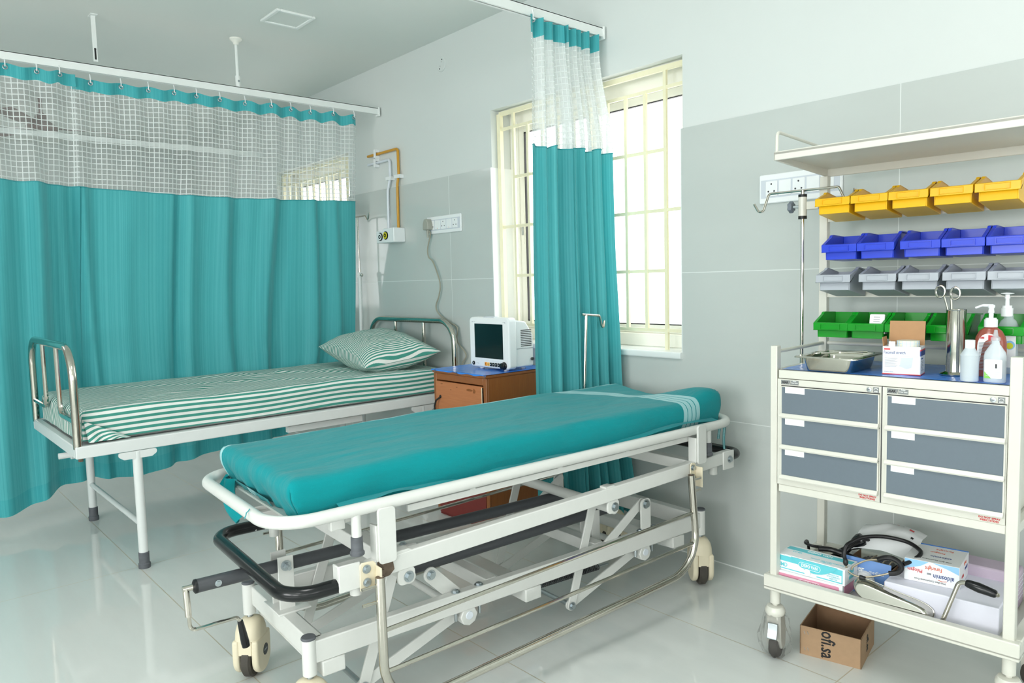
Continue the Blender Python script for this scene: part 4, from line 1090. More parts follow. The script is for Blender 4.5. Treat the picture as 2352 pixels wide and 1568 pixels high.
# top shelf
b = MB(); us0, us1, v0_, v1_ = .006, .640, .004, TD + .006
def zs(v): return 1.547 - .012 * (v - v0_) / (v1_ - v0_)
b.prism([(v0_, 1.536), (v1_, 1.526), (v1_, 1.531), (v0_, 1.546)], us0, us1, lambda a, c, d_: (d_, a, c))
b.box((us0, v0_, 1.521), (us1, v0_ + .006, 1.547)); b.box((us0, v1_ - .006, 1.502), (us1, v1_, 1.534))
b.prism([(v0_, 1.521), (v1_, 1.502), (v1_, 1.534), (v0_, 1.547)], us0, us0 + .006, lambda a, c, d_: (d_, a, c)); b.prism([(v0_, 1.521), (v1_, 1.502), (v1_, 1.534), (v0_, 1.547)], us1 - .006, us1, lambda a, c, d_: (d_, a, c))
b.build('top_shelf', 'cream_metal', tr, bevel=.002)
for u in (us0 + .006, us1 - .006): MB().tube(rounded([(u, .012, 1.542), (u, .014, 1.605), (u, .34, 1.592), (u, .345, 1.53)], .016, 5), .0048, 10).build('shelf_guard', 'cream_metal', tr)
# drawer units
for k, (a0, a1) in enumerate(((.0225, .3185), (.3205, .6110))):
    un = MB()
    un.box((a0, .0, .5555), (a1, TD - .03, .8765)); uo = un.build('drawer_unit', 'cream_metal', tr, bevel=.001)
    yf = -.0035
    for zt in (.8535, .759, .667):
        q0, q1 = (.039, .3115) if k == 0 else (.336, .6055)
        dr = MB().box((q0, -.006, zt - .079), (q1, .004, zt)).build('drawer', 'slate', uo)
        lip = MB(); lip.prism([(-.004, zt - .079), (-.010, zt - .079), (-.016, zt - .088), (-.014, zt - .092), (-.004, zt - .092)], q0 - .004, q1 + .003, lambda a, c, d_: (d_, a, c)); lip.build('drawer_pull', 'cream_metal', uo)
        b = MB(); b.box((q0 - .003, -.0065, zt - .079), (q0, -.002, zt + .001)).box((q1, -.0065, zt - .079), (q1 + .003, -.002, zt + .001)).box((q0 - .003, -.0065, zt), (q1 + .003, -.002, zt + .002)); b.build('drawer_trim', 'cream_metal', uo)
        MB().box((q0 + .011, -.0072, zt - .0175), (q0 + .069, -.0055, zt + .0005)).build('label_card', 'white_print', uo)
        MB().box((q0 - .003, -.003, zt + .0018), (q1 + .003, .001, zt + .0042)).build('drawer_gap', 'black_print', uo)
    bx = a0 + .012
    bd = MB().prism([(bx, .861), (bx + .025, .861), (bx + .029, .8735), (bx, .8735)], -.0012, .001, lambda a, c, d_: (a, d_, c)).build('badge', 'grey_badge', uo)
    text('lettering', 'ASAK', .0098, 'black_print', bd, (bx + .0125, -.0014, .8670), align='CENTER', ext=.0002, sx=.78, bold=.0003)
    bd = MB().prism([(bx + .027, .861), (bx + .053, .861), (bx + .053, .8735), (bx + .031, .8735)], -.0012, .001, lambda a, c, d_: (a, d_, c)).build('badge', 'grey_badge', uo)
    text('lettering', 'Modular\nDrawer System', .0052, 'white_print', bd, (bx + .041, -.0014, .8692), align='CENTER', ext=.0002, sx=.62)
    lc = a1 - .032
    MB().lathe([(.0065, 0), (.0065, .0025), (.0045, .003)], (lc, .0, .866), 18, (0, -1, 0)).build('lock', 'zinc', uo)
    MB().box((lc - .003, -.0036, .8652), (lc + .003, -.003, .8668)).build('keyhole', 'black_print', uo)
    bd = MB().box((lc + .010, -.0012, .859), (lc + .025, .001, .8735)).build('badge', 'grey_badge', uo)
    text('lettering', 'LOCK', .0042, 'white_print', bd, (lc + .0175, -.0014, .8618), align='CENTER', ext=.0002, sx=.8, bold=.0002)
    N = 9; MB().tube([(lc + .0175 + .005 * math.cos(PI * i / N), -.0014, .8665 + .004 * math.sin(PI * i / N)) for i in range(N + 1)], .0007, 5).build('lock_symbol', 'white_print', bd)
    text('lettering', 'DO NOT SPRAY\nINSECTICIDES', .0066, 'red_print', uo, (a1 - .0335, -.0006, .5640), align='CENTER', ext=.0002, bold=.0002)
    if k == 0: MB().box((a1, -.001, .5555), (a1 + .002, .004, .8765)).build('unit_gap', 'dark_grey', uo)
# casters of the trolley
def tcaster(u, v, ang, bag):
    e = bpy.data.objects.new('caster', None); COL.objects.link(e); e.parent = tr; e.location = (u, v, 0); e.rotation_euler = (0, 0, math.radians(ang)); e.empty_display_size = .03
    MB().cyl((0, 0, .176), (0, 0, .224), .0155, 18).cyl((0, 0, .166), (0, 0, .18), .008, 8).build('stem', 'cream_metal', e)
    MB().lathe([(.0, .140), (.027, .140), (.030, .146), (.030, .156), (.024, .166), (.01, .168), (0, .168)], (0, 0, 0), 24).build('swivel_head', 'cream_metal', e)
    hd = MB(); hd.prism(fillet2([(-.024, .145), (.020, .145), (.016, .06), (.0, .03), (-.034, .03), (-.040, .07)], .008), -.022, .022, lambda a, c, d_: (a, d_, c)); hd.build('fork_hood', 'cream_metal', e, bevel=.004)
    MB().lathe([(0, -.014), (.034, -.014), (.038, -.009), (.038, .009), (.034, .014), (0, .014)], (-.012, 0, .038), 28, (0, 1, 0)).build('wheel', 'tyre', e)
    pd = MB(); pd.prism([(.020, .118), (.028, .118), (.030, .092), (.040, .074), (.034, .070), (.022, .088)], -.015, .015, lambda a, c, d_: (a, d_, c)); pd.build('brake_pedal', 'zinc', e, bevel=.0015)
    if bag:
        b = MB(); rnd = random.Random(3)
        prof = [(.026, .150), (.033, .130), (.040, .100), (.046, .070), (.046, .045), (.038, .022), (.022, .006), (.004, .001)]
        b.lathe(prof, (-.004, 0, 0), 26)
        for q in b.v:
            a = math.atan2(q.y, q.x); k = .006 * math.sin(a * 7 + q.z * 60) + .005 * noise.noise(q * 40)
            q.x += k * math.cos(a); q.y += k * math.sin(a)
        b.build('plastic_bag', 'bag_clear', e, ang=20)
tcaster(.012, .012, -80, True); tcaster(TW - .012, .012, 200, False); tcaster(.012, TD - .012, 120, False); tcaster(TW - .012, TD - .012, 60, False)
# clamp arm for the trolley's iv pole
PU, PV = -.052, .330
cl = MB(); cl.box((PU + .008, PV + .0, 1.398), (.0, PV + .028, 1.424)); clo = cl.build('pole_clamp', 'cream_metal', tr, bevel=.002)
MB().lathe([(.0135, 1.378), (.0135, 1.44)], (PU, PV, 0), 18).build('clamp_sleeve', 'cream_metal', clo)
for za, zb in ((1.440, 1.449), (1.368, 1.378)): MB().lathe([(.0138, za), (.0138, zb)], (PU, PV, 0), 18).build('sleeve_cap', 'black_rubber', clo)
MB().cyl((PU - .012, PV - .004, 1.409), (PU - .03, PV - .012, 1.409), .005, 10).build('knob_screw', 'zinc', clo)
kb = MB(); kb.prism([( (.021 if k % 2 else .016) * math.cos(k * PI / 6), (.021 if k % 2 else .016) * math.sin(k * PI / 6)) for k in range(12)], 0, .016, lambda a, c, d_: (PU - .026 - d_ * .9, PV - .012 + a, 1.409 + c)); kb.build('clamp_knob', 'knob_grey', clo, bevel=.003)
cl2 = MB().box((PU + .004, PV, .862), (.0, PV + .02, .88)); cl2.build('pole_foot_clip', 'cream_metal', tr)
e = titem('iv_pole', 'chrome IV pole with two curled hooks clamped to the medical trolley', 'IV pole', PU, PV, 0)
MB().cyl((0, 0, .862), (0, 0, 1.462), .0058, 12).build('pole', 'chrome', e)
MB().tube(rounded([(-.172, 0, 1.432), (-.155, 0, 1.402), (-.138, 0, 1.405), (-.118, 0, 1.462), (.118, 0, 1.462), (.140, 0, 1.415), (.158, 0, 1.408), (.168, 0, 1.452)], .012, 5), .0042, 10).build('hook_bar', 'chrome', e)

# storage bins
def make_bin(colour, m):
    e = thing('storage_bin', '', 'storage bin')
    b = MB(); w = .0435; fl = .0525
    side = [(.020, 0), (.150, 0), (.150, .080), (.068, .080), (.060, .0765), (.056, .071), (.012, .047), (.004, .044), (.004, .028), (.017, .024)]
    for s in (-1, 1): b.prism(side, s * w, s * (w + .0025), lambda a, c, d_: (d_, a, c))
    b.box((-w, .020, 0), (w, .148, .0025)); b.box((-w, .1475, 0), (w, .150, .080)); b.box((-w - .0, .018, .0), (w + .0, .0205, .030))
    for s in (-1, 1):            # rim flange along the sloping mouth
        for (p0, p1) in (((.004, .0455), (.056, .071)), ((.056, .071), (.062, .0775)), ((.062, .0775), (.070, .0795)), ((.070, .0795), (.15, .0795))):
            b.prism([(p0[0], p0[1] - .003), (p1[0], p1[1] - .003), (p1[0], p1[1] + .001), (p0[0], p0[1] + .001)], s * w, s * fl, lambda a, c, d_: (d_, a, c))
        b.prism([(.002, .022), (.006, .022), (.012, .047), (.058, .0705), (.060, .060), (.02, .036)], s * (fl - .002), s * fl, lambda a, c, d_: (d_, a, c))
    b.build('bin_body', m, e, bevel=.0008)
    l = MB(); l.prism([(.0045, .0215), (.0015, .0215), (-.001, .0445), (.003, .0465), (.0055, .0445)], -fl, fl, lambda a, c, d_: (d_, a, c)); lo = l.build('label_lip', m, e, bevel=.001)
    f = MB(); fz0, fz1 = .0265, .0415
    for lo_, hi_ in (((-.030, -.0022, fz0 - .0015), (.030, .002, fz0)), ((-.030, -.003, fz1 - .0015), (.030, .002, fz1)), ((-.030, -.0028, fz0), (-.0285, .002, fz1)), ((.0285, -.0028, fz0), (.030, .002, fz1))): f.box(lo_, hi_)
    f.build('label_frame', m, lo)
    return e
ORD = ['leftmost', 'second from left', 'middle one', 'second from right', 'rightmost']
rows = [('yellow', 'yellow_bin', 1.372, (.043, .151, .258, .368, .477), -8, 'of the five in the topmost row', .20),
        ('blue', 'blue_bin', 1.2285, (.066, .172, .293, .400, .508), -2, 'of the five under the yellow row', .20),
        ('grey', 'grey_bin', 1.137, (.047, .177, .288, .403, .512), -10, 'of the five between blue and green', .20),
        ('green', 'green_bin', .988, (.042, .147, .254, .366, .494), -3, 'of the five in the lowest row', .20)]
for colour, m, z, us, tilt, wh, v in rows:
    proto = make_bin(colour, m)
    for i, u in enumerate(us):
        o = proto if i == 0 else copy_tree(proto)
        o.location = tw(u + .0525, v, z); o.rotation_euler = (math.radians(tilt), 0, TTH)
        o['label'] = '%s plastic storage bin, %s %s' % (colour, ORD[i], wh); o['group'] = '%s storage bins on the trolley' % colour
# printed card standing in the second green bin
e = titem('instruction_card', 'small white printed card standing in the second green bin', 'card', .224, .222, 1.0180, .0)
c = MB(); c.prism(fillet2([(-.021, 0), (.021, 0), (.021, .042), (-.021, .042)], .003), 0, .004, lambda a, b_, d_: (a, d_ + .22 * b_, b_)); c.build('card_block', 'white_print', e)
for lo_, hi_ in ((.006, .012),): MB().prism([(-.015, lo_), (.013, lo_), (.013, hi_), (-.015, hi_)], -.0004, .0, lambda a, b_, d_: (a, d_ + .22 * b_, b_)).build('print_line', 'grey_print', e)
for zz in (.020, .026, .033): MB().prism([(-.010, zz), (.008, zz), (.008, zz + .0015), (-.010, zz + .0015)], -.0004, .0, lambda a, b_, d_: (a, d_ + .22 * b_, b_)).build('print_line', 'grey_print', e)
MB().box((-.050, .002, -.016), (.024, .022, .0)).build('card_base', 'tape_roll', e)

# blue plastic liner on the trolley counter
e = titem('plastic_liner', 'blue plastic sheet lining the counter of the medical trolley', 'plastic liner', 0, 0, .9035)
b = MB(); b.grid(lambda i, j: (.028 + (TW - .056) * i, .008 + (TD - .03) * j, .0012 + .0016 * noise.noise(Vector((i * 12, j * 8, 2))) * (1 if 0 < j < 1 else .2)), 40, 24); b.build('liner_sheet', 'blue_sheet', e, ang=80)
ZT = .9055
# rectangular steel instrument tray
e = titem('steel_tray', 'rectangular steel instrument tray at the left end of the trolley counter', 'instrument tray', .166, .098, ZT, .0)
def rr2(hx, hy, r): return fillet2([(-hx, -hy), (hx, -hy), (hx, hy), (-hx, hy)], r, 6)
def loft(secs):
    b = MB(); n = len(secs[0][0]); vs = []; fs = []
    for out, z in secs: vs += [(x, y, z) for x, y in out]
    for i in range(len(secs) - 1):
        for k in range(n): fs.append((i*n+k, i*n+(k+1)%n, (i+1)*n+(k+1)%n, (i+1)*n+k))
    fs.append(tuple(range(n - 1, -1, -1))); fs.append(tuple((len(secs)-1)*n + k for k in range(n)))
    b.add(vs, fs); return b
loft([(rr2(.062, .088, .016), 0), (rr2(.064, .090, .018), .003), (rr2(.072, .098, .018), .040), (rr2(.088, .112, .012), .0415), (rr2(.0895, .1135, .012), .039), (rr2(.0895, .1135, .012), .0405), (rr2(.088, .112, .012), .0432), (rr2(.071, .097, .018), .0425), (rr2(.066, .092, .016), .028)]).build('tray_body', 'steel', e, ang=50)
e = titem('forceps', 'small steel forceps lying across the rectangular tray', 'forceps', .166, .098, ZT + .0445, .12)
b = MB(); b.tube(rounded([(-.050, .01, 0), (.0, .0, .004), (.062, .012, .002)], .02, 4), .0028, 8); b.build('shank', 'steel', e)
b = MB(); b.tube(rounded([(-.048, -.016, 0), (.0, .002, .004), (.070, .026, .006)], .02, 4), .0028, 8); b.build('shank', 'steel', e)
for y in (.012, -.020): MB().tube([(-.060 + .012 * math.cos(2*PI*k/14), y + .009 * math.sin(2*PI*k/14), .001) for k in range(14)], .0024, 6, True).build('finger_ring', 'steel', e)
# dressing carton
e = titem('dressing_box', 'open white dressing tape carton standing beside the forceps jar', 'carton', .302, .050, ZT, .13)
bw, bd_, bh = .094, .062, .077; t_ = .0015
b = MB(); b.box((0, 0, 0), (bw, t_, bh)).box((0, bd_ - t_, 0), (bw, bd_, bh)).box((0, 0, 0), (t_, bd_, bh)).box((bw - t_, 0, 0), (bw, bd_, bh)).box((0, 0, 0), (bw, bd_, t_)); b.build('carton_body', 'box_white', e)
b = MB(); b.prism([(bd_ - .002, bh), (bd_, bh), (bd_ + .012, bh + .066), (bd_ + .010, bh + .066)], .004, bw - .001, lambda a, c, d_: (d_, a, c)); b.build('open_flap', 'kraft', e)
b = MB(); b.prism([(0, bh), (.0015, bh), (-.001, bh + .024), (-.0025, bh + .024)], .004, bd_ - .008, lambda a, c, d_: (a, d_, c)); b.build('side_flap', 'kraft', e)
MB().box((-.0004, -.0005, 0), (bw + .0005, bd_, .0022)).build('red_stripe', 'red_print', e)
MB().box((bw - .002, -.0004, .052), (bw + .0006, bd_, .068)).build('navy_stripe', 'navy_print', e)
MB().box((bw - .002, -.0005, .066), (bw + .0007, bd_, .0695)).build('red_stripe', 'red_print', e)
MB().box((.004, -.0005, .0675), (.019, .001, .0715)).build('maker_tag', 'red_print', e)
MB().box((0, -.0003, .0500), (bw - .006, .001, .0512)).build('flap_line', 'pale_print', e)
text('lettering', 'Fixomull stretch', .0118, 'navy_print', e, (.003, -.0007, .0600), ext=.0002, sx=.70)
for k in range(8): MB().box((.006, -.0005, .044 - k * .0032), (.006 + .032 - (k % 3) * .003, .0005, .0448 - k * .0032)).build('print_line', 'grey_print', e)
b = MB(); b.prism([(.046, .046), (.076, .048), (.072, .020), (.060, .016), (.040, .024), (.044, .026)], -.0006, .0005, lambda a, c, d_: (a, d_, c)); b.build('printed_picture', 'pale_print', e)
text('lettering', '10 cm x 10 m', .0042, 'grey_print', e, (.004, -.0007, .0072), ext=.0002)
text('lettering', 'Fixomull', .006, 'navy_print', e, (bw + .0008, .006, .045), rot=(PI/2, 0, PI/2), ext=.0002)
for k in range(7): MB().box((bw - .001, .008, .036 - k * .004), (bw + .0007, .040 - (k % 3) * .006, .0372 - k * .004)).build('print_line', 'grey_print', e)
e = titem('tape_roll', 'roll of checked white dressing tape sticking out of the dressing carton', 'tape roll', .302, .050, ZT, .13)
MB().lathe([(.012, .004), (.028, .004), (.028, .092), (.012, .092)], (.058, .031, 0), 28).build('roll', 'tape_roll', e)
for k in range(9):
    a = PI + PI * (k + .5) / 9; x, y = .058 + .0281 * math.cos(a), .031 + .0281 * math.sin(a)
    MB().box((x - .0003, y - .0003, .076), (x + .0003, y + .0003, .0915)).build('printed_rule', 'sky_print', e)
MB().lathe([(.0282, .0845), (.0282, .0850)], (.058, .031, 0), 28).build('printed_rule', 'sky_print', e)
e = titem('folded_paper', 'small folded white paper strip beside the tape in the carton', 'paper', .302, .050, ZT, .13)
MB().box((.012, .018, .004), (.028, .022, .089)).box((.012, .018, .004), (.0125, .040, .089)).build('strip', 'white_print', e)
# forceps jar
e = titem('forceps_jar', 'tall cylindrical steel forceps jar on a flared base', 'jar', .459, .135, ZT)
MB().lathe([(.0, 0), (.037, 0), (.038, .003), (.030, .006), (.024, .009), (.0235, .012), (.0235, .172), (.0248, .174), (.0235, .176), (.022, .174), (.022, .015), (0, .015)], (0, 0, 0), 40).build('jar_body', 'steel', e, ang=50)
def scissor(label, u, lean, ringdx, top):
    e = titem('forceps', label, 'forceps', .459, .135, ZT + .02)
    x0 = u; b = MB(); b.tube([(x0 - lean * .2, .0, 0), (x0, .0, .152), (x0 + lean, .0, top)], .0030, 8); b.build('shank', 'steel', e)
    N = 16; MB().tube([(x0 + lean + ringdx + .0115 * math.cos(2*PI*k/N), .0, top + .014 + .016 * math.sin(2*PI*k/N)) for k in range(N)], .0026, 7, True).build('finger_ring', 'steel', e)
scissor('steel forceps leaning left out of the jar, ring at the left', -.020, -.010, -.010, .190)
scissor('steel forceps standing upright in the jar, ring at the right', -.012, -.002, .010, .185)
# bottles
def bottle(name, label, cat, u, v, prof, m, sx=1, sy=1, rz=0, n=32):
    e = titem(name, label, cat, u, v, ZT, rz); MB().lathe(prof, (0, 0, 0), n, None, sx, sy).build('bottle_body', m, e, ang=50); return e
e = bottle('spirit_bottle', 'small frosted white bottle with a screw cap beside the forceps jar', 'bottle', .519, .028, [(0, 0), (.0195, 0), (.0205, .002), (.0205, .060), (.0215, .062), (.0205, .064), (.011, .079)], 'frosted')
e.scale = (1, 1, 1.06)
MB().lathe([(.0112, .078), (.0112, .098), (.010, .0985), (0, .0985)], (0, 0, 0), 28).build('screw_cap', 'white_plastic', e)
e = bottle('saline_bottle', 'flat clear plastic bottle with a white and green label, nearest the counter edge', 'bottle', .5725, .036, [(0, 0), (.0232, 0), (.0245, .003), (.0245, .060), (.0225, .070), (.012, .086), (.0085, .090), (.0085, .098)], 'frosted', 1, .62)
e.scale = (1, 1, 1.07)
MB().lathe([(.0105, .097), (.0105, .104), (.006, .108), (.0035, .122), (.0, .123)], (0, 0, 0), 20).build('dropper_cap', 'clear_fill', e)
lb = MB(); lb.prism(fillet2([(-.019, .010), (.019, .010), (.019, .054), (-.019, .054)], .003), -.0158, -.0145, lambda a, c, d_: (a, d_, c)); lbo = lb.build('paper_label', 'white_print', e)
MB().prism([(-.019, .010), (-.004, .010), (-.019, .026)], -.0161, -.0155, lambda a, c, d_: (a, d_, c)).build('green_corner', 'green_print', lbo)
for k in range(9): MB().box((-.016 if k > 4 or k < 3 else -.004, -.0161, .049 - k * .0042), (.015 - (k % 3) * .004, -.0157, .0502 - k * .0042)).build('print_line', 'pale_print', lbo)
MB().box((.004, -.0162, .034), (.008, -.0157, .044)).build('print_block', 'dark_grey', lbo)
e = bottle('handwash_bottle', 'brown pump bottle of hand scrub with a white pump', 'pump bottle', .536, .150, [(0, 0), (.034, 0), (.037, .004), (.037, .088), (.034, .104), (.026, .120), (.014, .129), (.013, .133)], 'brown_soap', 1, .6)
MB().lathe([(.0155, .130), (.0155, .150), (.013, .1505), (.0125, .154), (0, .154)], (0, 0, 0), 24).build('pump_collar', 'white_plastic', e)
MB().lathe([(.0055, .153), (.0055, .166), (.0075, .168), (.006, .178), (.0085, .182), (.0085, .188), (0, .189)], (0, 0, 0), 18).build('pump_stem', 'white_plastic', e)
MB().tube(rounded([(.004, 0, .186), (-.020, 0, .1865), (-.036, -.002, .180)], .01, 4), .0042, 10, r2=.0028).build('pump_spout', 'white_plastic', e)
lb = MB(); out = [(-.026, .006), (.026, .006), (.026, .080)] + [(.026 * math.cos(PI * k / 10), .080 + .034 * math.sin(PI * k / 10)) for k in range(1, 10)] + [(-.026, .080)]
lb.prism(out, -.0232, -.020, lambda a, c, d_: (a, d_ + .006 * (a / .026) ** 2, c)); lbo = lb.build('paper_label', 'white_print', e)
MB().prism([(.000, .096), (.017, .096), (.017, .108), (.0, .110)], -.0235, -.0225, lambda a, c, d_: (a, d_, c)).build('red_block', 'red_print', lbo)
text('lettering', '3M', .008, 'red_print', lbo, (-.014, -.0236, .1025), align='CENTER', ext=.0002, bold=.0003)
for k in range(20): MB().box((-.021, -.0236, .090 - k * .0038), (.018 - (k * 7 % 5) * .002, -.0225, .0912 - k * .0038)).build('print_line', 'grey_print', lbo)
e = bottle('sanitizer_bottle', 'tall clear pump bottle standing behind the brown one', 'pump bottle', .5575, .235, [(0, 0), (.021, 0), (.0235, .003), (.0235, .128), (.018, .142), (.0115, .148), (.0115, .156)], 'clear_fill', 1, .8)
MB().lathe([(.0140, .154), (.0140, .176), (.0115, .1765), (.0112, .183), (0, .183)], (-.004, 0, 0), 24).build('pump_collar', 'white_plastic', e)
MB().lathe([(.0055, .182), (.0048, .200), (.0065, .203), (.0052, .214), (.0, .214)], (-.004, 0, 0), 16).build('pump_stem', 'white_plastic', e)
MB().lathe([(.005, .212), (.016, .2145), (.0145, .2165), (.004, .2185), (0, .2185)], (-.004, 0, 0), 24).build('pump_top', 'white_plastic', e)
lb = MB(); lb.prism([(-.010, .018), (.0215, .018), (.0215, .108), (-.010, .108)], -.0205, -.0165, lambda a, c, d_: (a, d_, c)); lbo = lb.build('paper_label', 'white_print', e)
MB().lathe([(.012, 0), (.012, .0004)], (.0085, -.0206, .078), 22, (0, -1, 0)).build('printed_disc', 'sky_print', lbo)
MB().lathe([(.0085, .0003), (.0085, .0008)], (.008, -.0206, .076), 20, (0, -1, 0)).build('printed_lime', 'lime_print', lbo)

# ---- things on the bottom tray
ZB = .2365
def needlebox(label, u, v, z, m, rz, w=.205, d_=.12, h=.05, flapped=False):
    e = titem('needle_box', label, 'carton', u, v, z, rz)
    MB().box((0, 0, 0), (w, d_, h)).build('carton_body', 'box_white', e, bevel=.001)
    if not flapped:
        MB().prism(fillet2([(.002, .003), (w - .010, .003), (w - .010, h - .006), (.002, h - .006)], .004), -.0004, .001, lambda a, c, q: (a, q, c)).build('colour_band', m, e)
        b = MB(); b.tube(rounded([(w * .36, -.0006, h * .30), (w * .68, -.0006, h * .30), (w * .68, -.0006, h * .72), (w * .36, -.0006, h * .72)], .0095, 6, True), .0006, 5, True); b.build('logo_outline', 'white_print', e)
        text('lettering', 'DISPO VAN', .0150, 'white_print', e, (w * .52, -.0007, h * .51), align='CENTER', ext=.0002, sx=.70, bold=.0003)
        MB().box((w - .001, .012, .006), (w + .0006, d_ - .01, h - .006)).build('side_band', m, e)
    else:
        MB().prism([(.004, h * .60), (w - .006, h * .60), (w - .006, h - .003), (.004, h - .003)], -.0004, .001, lambda a, c, q: (a, q, c)).build('colour_band', m, e)
        MB().box((.003, -.0004, .005), (w * .50, .001, .008)).box((w * .60, -.0004, .005), (w - .006, .001, .008)).box((w - .009, -.0004, .005), (w - .006, .001, h * .6)).build('border_line', m, e)
        text('lettering', 'HMD', .0175, m, e, (.018, -.0006, h * .36), align='CENTER', ext=.0002, sx=.8, bold=.0002)
        b = MB(); out = [(.046, h - .0005)] + [(.046 + (w - .066) * k / 12, h - .0005 - (h * .70) * math.sin(PI * k / 12) ** .8) for k in range(1, 12)] + [(w - .020, h - .0005)]
        b.prism(out, -.0030, -.0012, lambda a, c, q: (a, q, c)); fo = b.build('torn_flap', m, e)
        MB().lathe([(.010, 0), (.010, .0005)], (w * .47, -.0033, h * .27), 20, (0, -1, 0)).build('thumb_notch', 'box_white', fo)
        b = MB(); b.tube(rounded([(w * .34, -.0032, h * .45), (w * .66, -.0032, h * .45), (w * .66, -.0032, h * .82), (w * .34, -.0032, h * .82)], .009, 6, True), .0006, 5, True); b.build('logo_outline', 'white_print', fo)
        text('lettering', 'DISPO VAN', .0140, 'white_print', fo, (w * .5, -.0033, h * .635), align='CENTER', ext=.0002, sx=.70, bold=.0003)
        text('lettering', 'SINGLE USE\nHYPODERMIC\nNEEDLES', .0062, m, e, (w * .84, -.0006, h * .38), align='CENTER', ext=.0002)
        MB().box((.004, d_ * .60, h - .001), (w - .004, d_ - .012, h + .0005)).build('top_band', m, e)
        text('lettering', 'DISPO VAN', .0150, 'white_print', e, (w * .5, d_ * .76, h + .0007), rot=(0, 0, 0), align='CENTER', ext=.0002, bold=.0003)
        MB().prism([(w * .12, .002), (w * .93, .002), (w * .93, d_ * .56), (w * .12, d_ * .56)], h, h + .0008, lambda a, c, q: (a, c, q)).build('flap_top', 'box_white', e)
        text('lettering', 'HMD', .013, m, e, (w * .22, d_ * .45, h + .0011), rot=(0, 0, 0), align='CENTER', ext=.0002)
        text('lettering', 'SINGLE USE HYPODERMIC\nNEEDLES', .0085, m, e, (w * .70, d_ * .22, h + .0011), rot=(0, 0, 0), align='CENTER', ext=.0002)
        MB().box((w - .001, .030, .012), (w + .0006, d_ - .03, h - .010)).build('side_band', m, e)
        text('lettering', 'DISPO VAN', .009, 'white_print', e, (w + .0008, d_ * .5, h * .5), rot=(PI/2, 0, PI/2), align='CENTER', ext=.0002)
needlebox('pink and white needle carton at the bottom of the stack on the lower tray', .006, .018, ZB, 'pink_print', .03, .205, .10, .043)
needlebox('turquoise and white needle carton with a torn flap, on the pink carton', .010, .028, ZB + .0435, 'cyan_print', -.02, .207, .092, .049, True)
# black blood pressure cuff cable heap
e = titem('instrument_lead', 'black cable and otoscope handle lying behind the turquoise needle carton', 'cable', .075, .20, ZB)
MB().tube(catmull([(-.05, .03, .02), (-.045, .0, .085), (-.03, -.05, .098), (.0, -.065, .100), (.03, -.04, .094), (.075, -.03, .085), (.10, .0, .05)], 7), .0045, 8).build('cable', 'cable_black', e)
MB().tube(catmull([(.02, -.07, .098), (.05, -.05, .096), (.09, -.045, .090), (.12, -.01, .07)], 6), .008, 10).build('handle_grip', 'cable_black', e)
e = titem('otoscope', 'black torch-shaped otoscope with a white cap behind the needle cartons', 'otoscope', .145, .21, ZB)
MB().lathe([(.011, 0), (.012, .05), (.010, .052), (.010, .06), (.020, .082), (.023, .098), (.020, .108), (.0, .110)], (-.02, -.03, .065), 20, (.62, .15, .55)).build('torch_head', 'black_gloss', e)
MB().lathe([(.0125, .02), (.0125, .035)], (-.02, -.03, .065), 20, (.62, .15, .55)).build('grey_ring', 'rubber_grey', e)
MB().cyl((-.02, -.03, .065), (-.075, -.043, .016), .011, 14).build('torch_handle', 'black_gloss', e)
e = titem('plastic_tube', 'small ribbed white plastic tube beside the otoscope', 'tube', .118, .262, ZB)
MB().lathe([(.013, 0), (.013, .02), (.0155, .022), (.0145, .03), (.0155, .034), (.0145, .040), (.0155, .044), (.0145, .050), (.013, .056), (0, .056)], (0, 0, .028), 20, (.5, -.1, .5)).build('cap_body', 'white_plastic', e)
# blue medical carton holding the white bag
e = titem('medical_carton', 'open blue cardboard carton of a pressure gauge leaning in the lower tray', 'carton', .176, .112, ZB, .02)
MB().prism([(0, 0), (.132, 0), (.132, .098), (0, .100)], 0, .002, lambda a, c, q: (a, q + .16 * c, c)).build('front_panel', 'blue_print', e)
MB().box((0, .005, 0), (.132, .15, .002)).box((0, .01, 0), (.002, .15, .08)).box((.130, .01, 0), (.132, .15, .08)).build('carton_sides', 'cardboard_inner', e)
text('lettering', 'beurer', .0225, 'white_print', e, (.0015, .0095, .070), rot=(PI/2 - .16, 0, 0), ext=.0003, bold=.0006, sx=.92)
text('lettering', 'medical', .0140, 'white_print', e, (.072, .0090, .067), rot=(PI/2 - .16, 0, 0), ext=.0003)
for k in range(6): MB().prism([(.086, .034 - k * .004), (.126 - (k % 3) * .006, .034 - k * .004), (.126 - (k % 3) * .006, .0352 - k * .004), (.086, .0352 - k * .004)], -.0006, 0, lambda a, c, q: (a, q + .16 * c, c)).build('print_line', 'sky_print', e)
MB().lathe([(.032, 0), (.032, .0006)], (.060, .0045, .036), 30, (0, -1, .16), 1, 1).build('printed_gauge', 'pale_print', e)
MB().lathe([(.026, .0006), (.026, .0009)], (.060, .0045, .036), 30, (0, -1, .16), 1, 1).build('printed_dial', 'box_white', e)
e = titem('cuff_bag', 'black corrugated cuff packed inside the open blue carton', 'cuff', .185, .135, ZB)
b = MB(); b.grid(lambda i, j: (.115 * i + .002, .03 + .06 * j, .060 + .030 * math.sin(PI * i) ** .7 * (1 - .3 * j) + .002 * math.sin(i * 70)), 50, 6); b.build('ribbed_cuff', 'cable_black', e)
for k in range(4): MB().tube([(.05 + .018 * k, .020, .078 + .006 * math.sin(k)), (.056 + .018 * k, .030, .094), (.062 + .018 * k, .055, .097)], .0022, 6).build('cuff_strap', 'tube_tan', e)
e = titem('paper_bag', 'crumpled white printed plastic bag arching over the blue carton', 'bag', .17, .145, ZB)
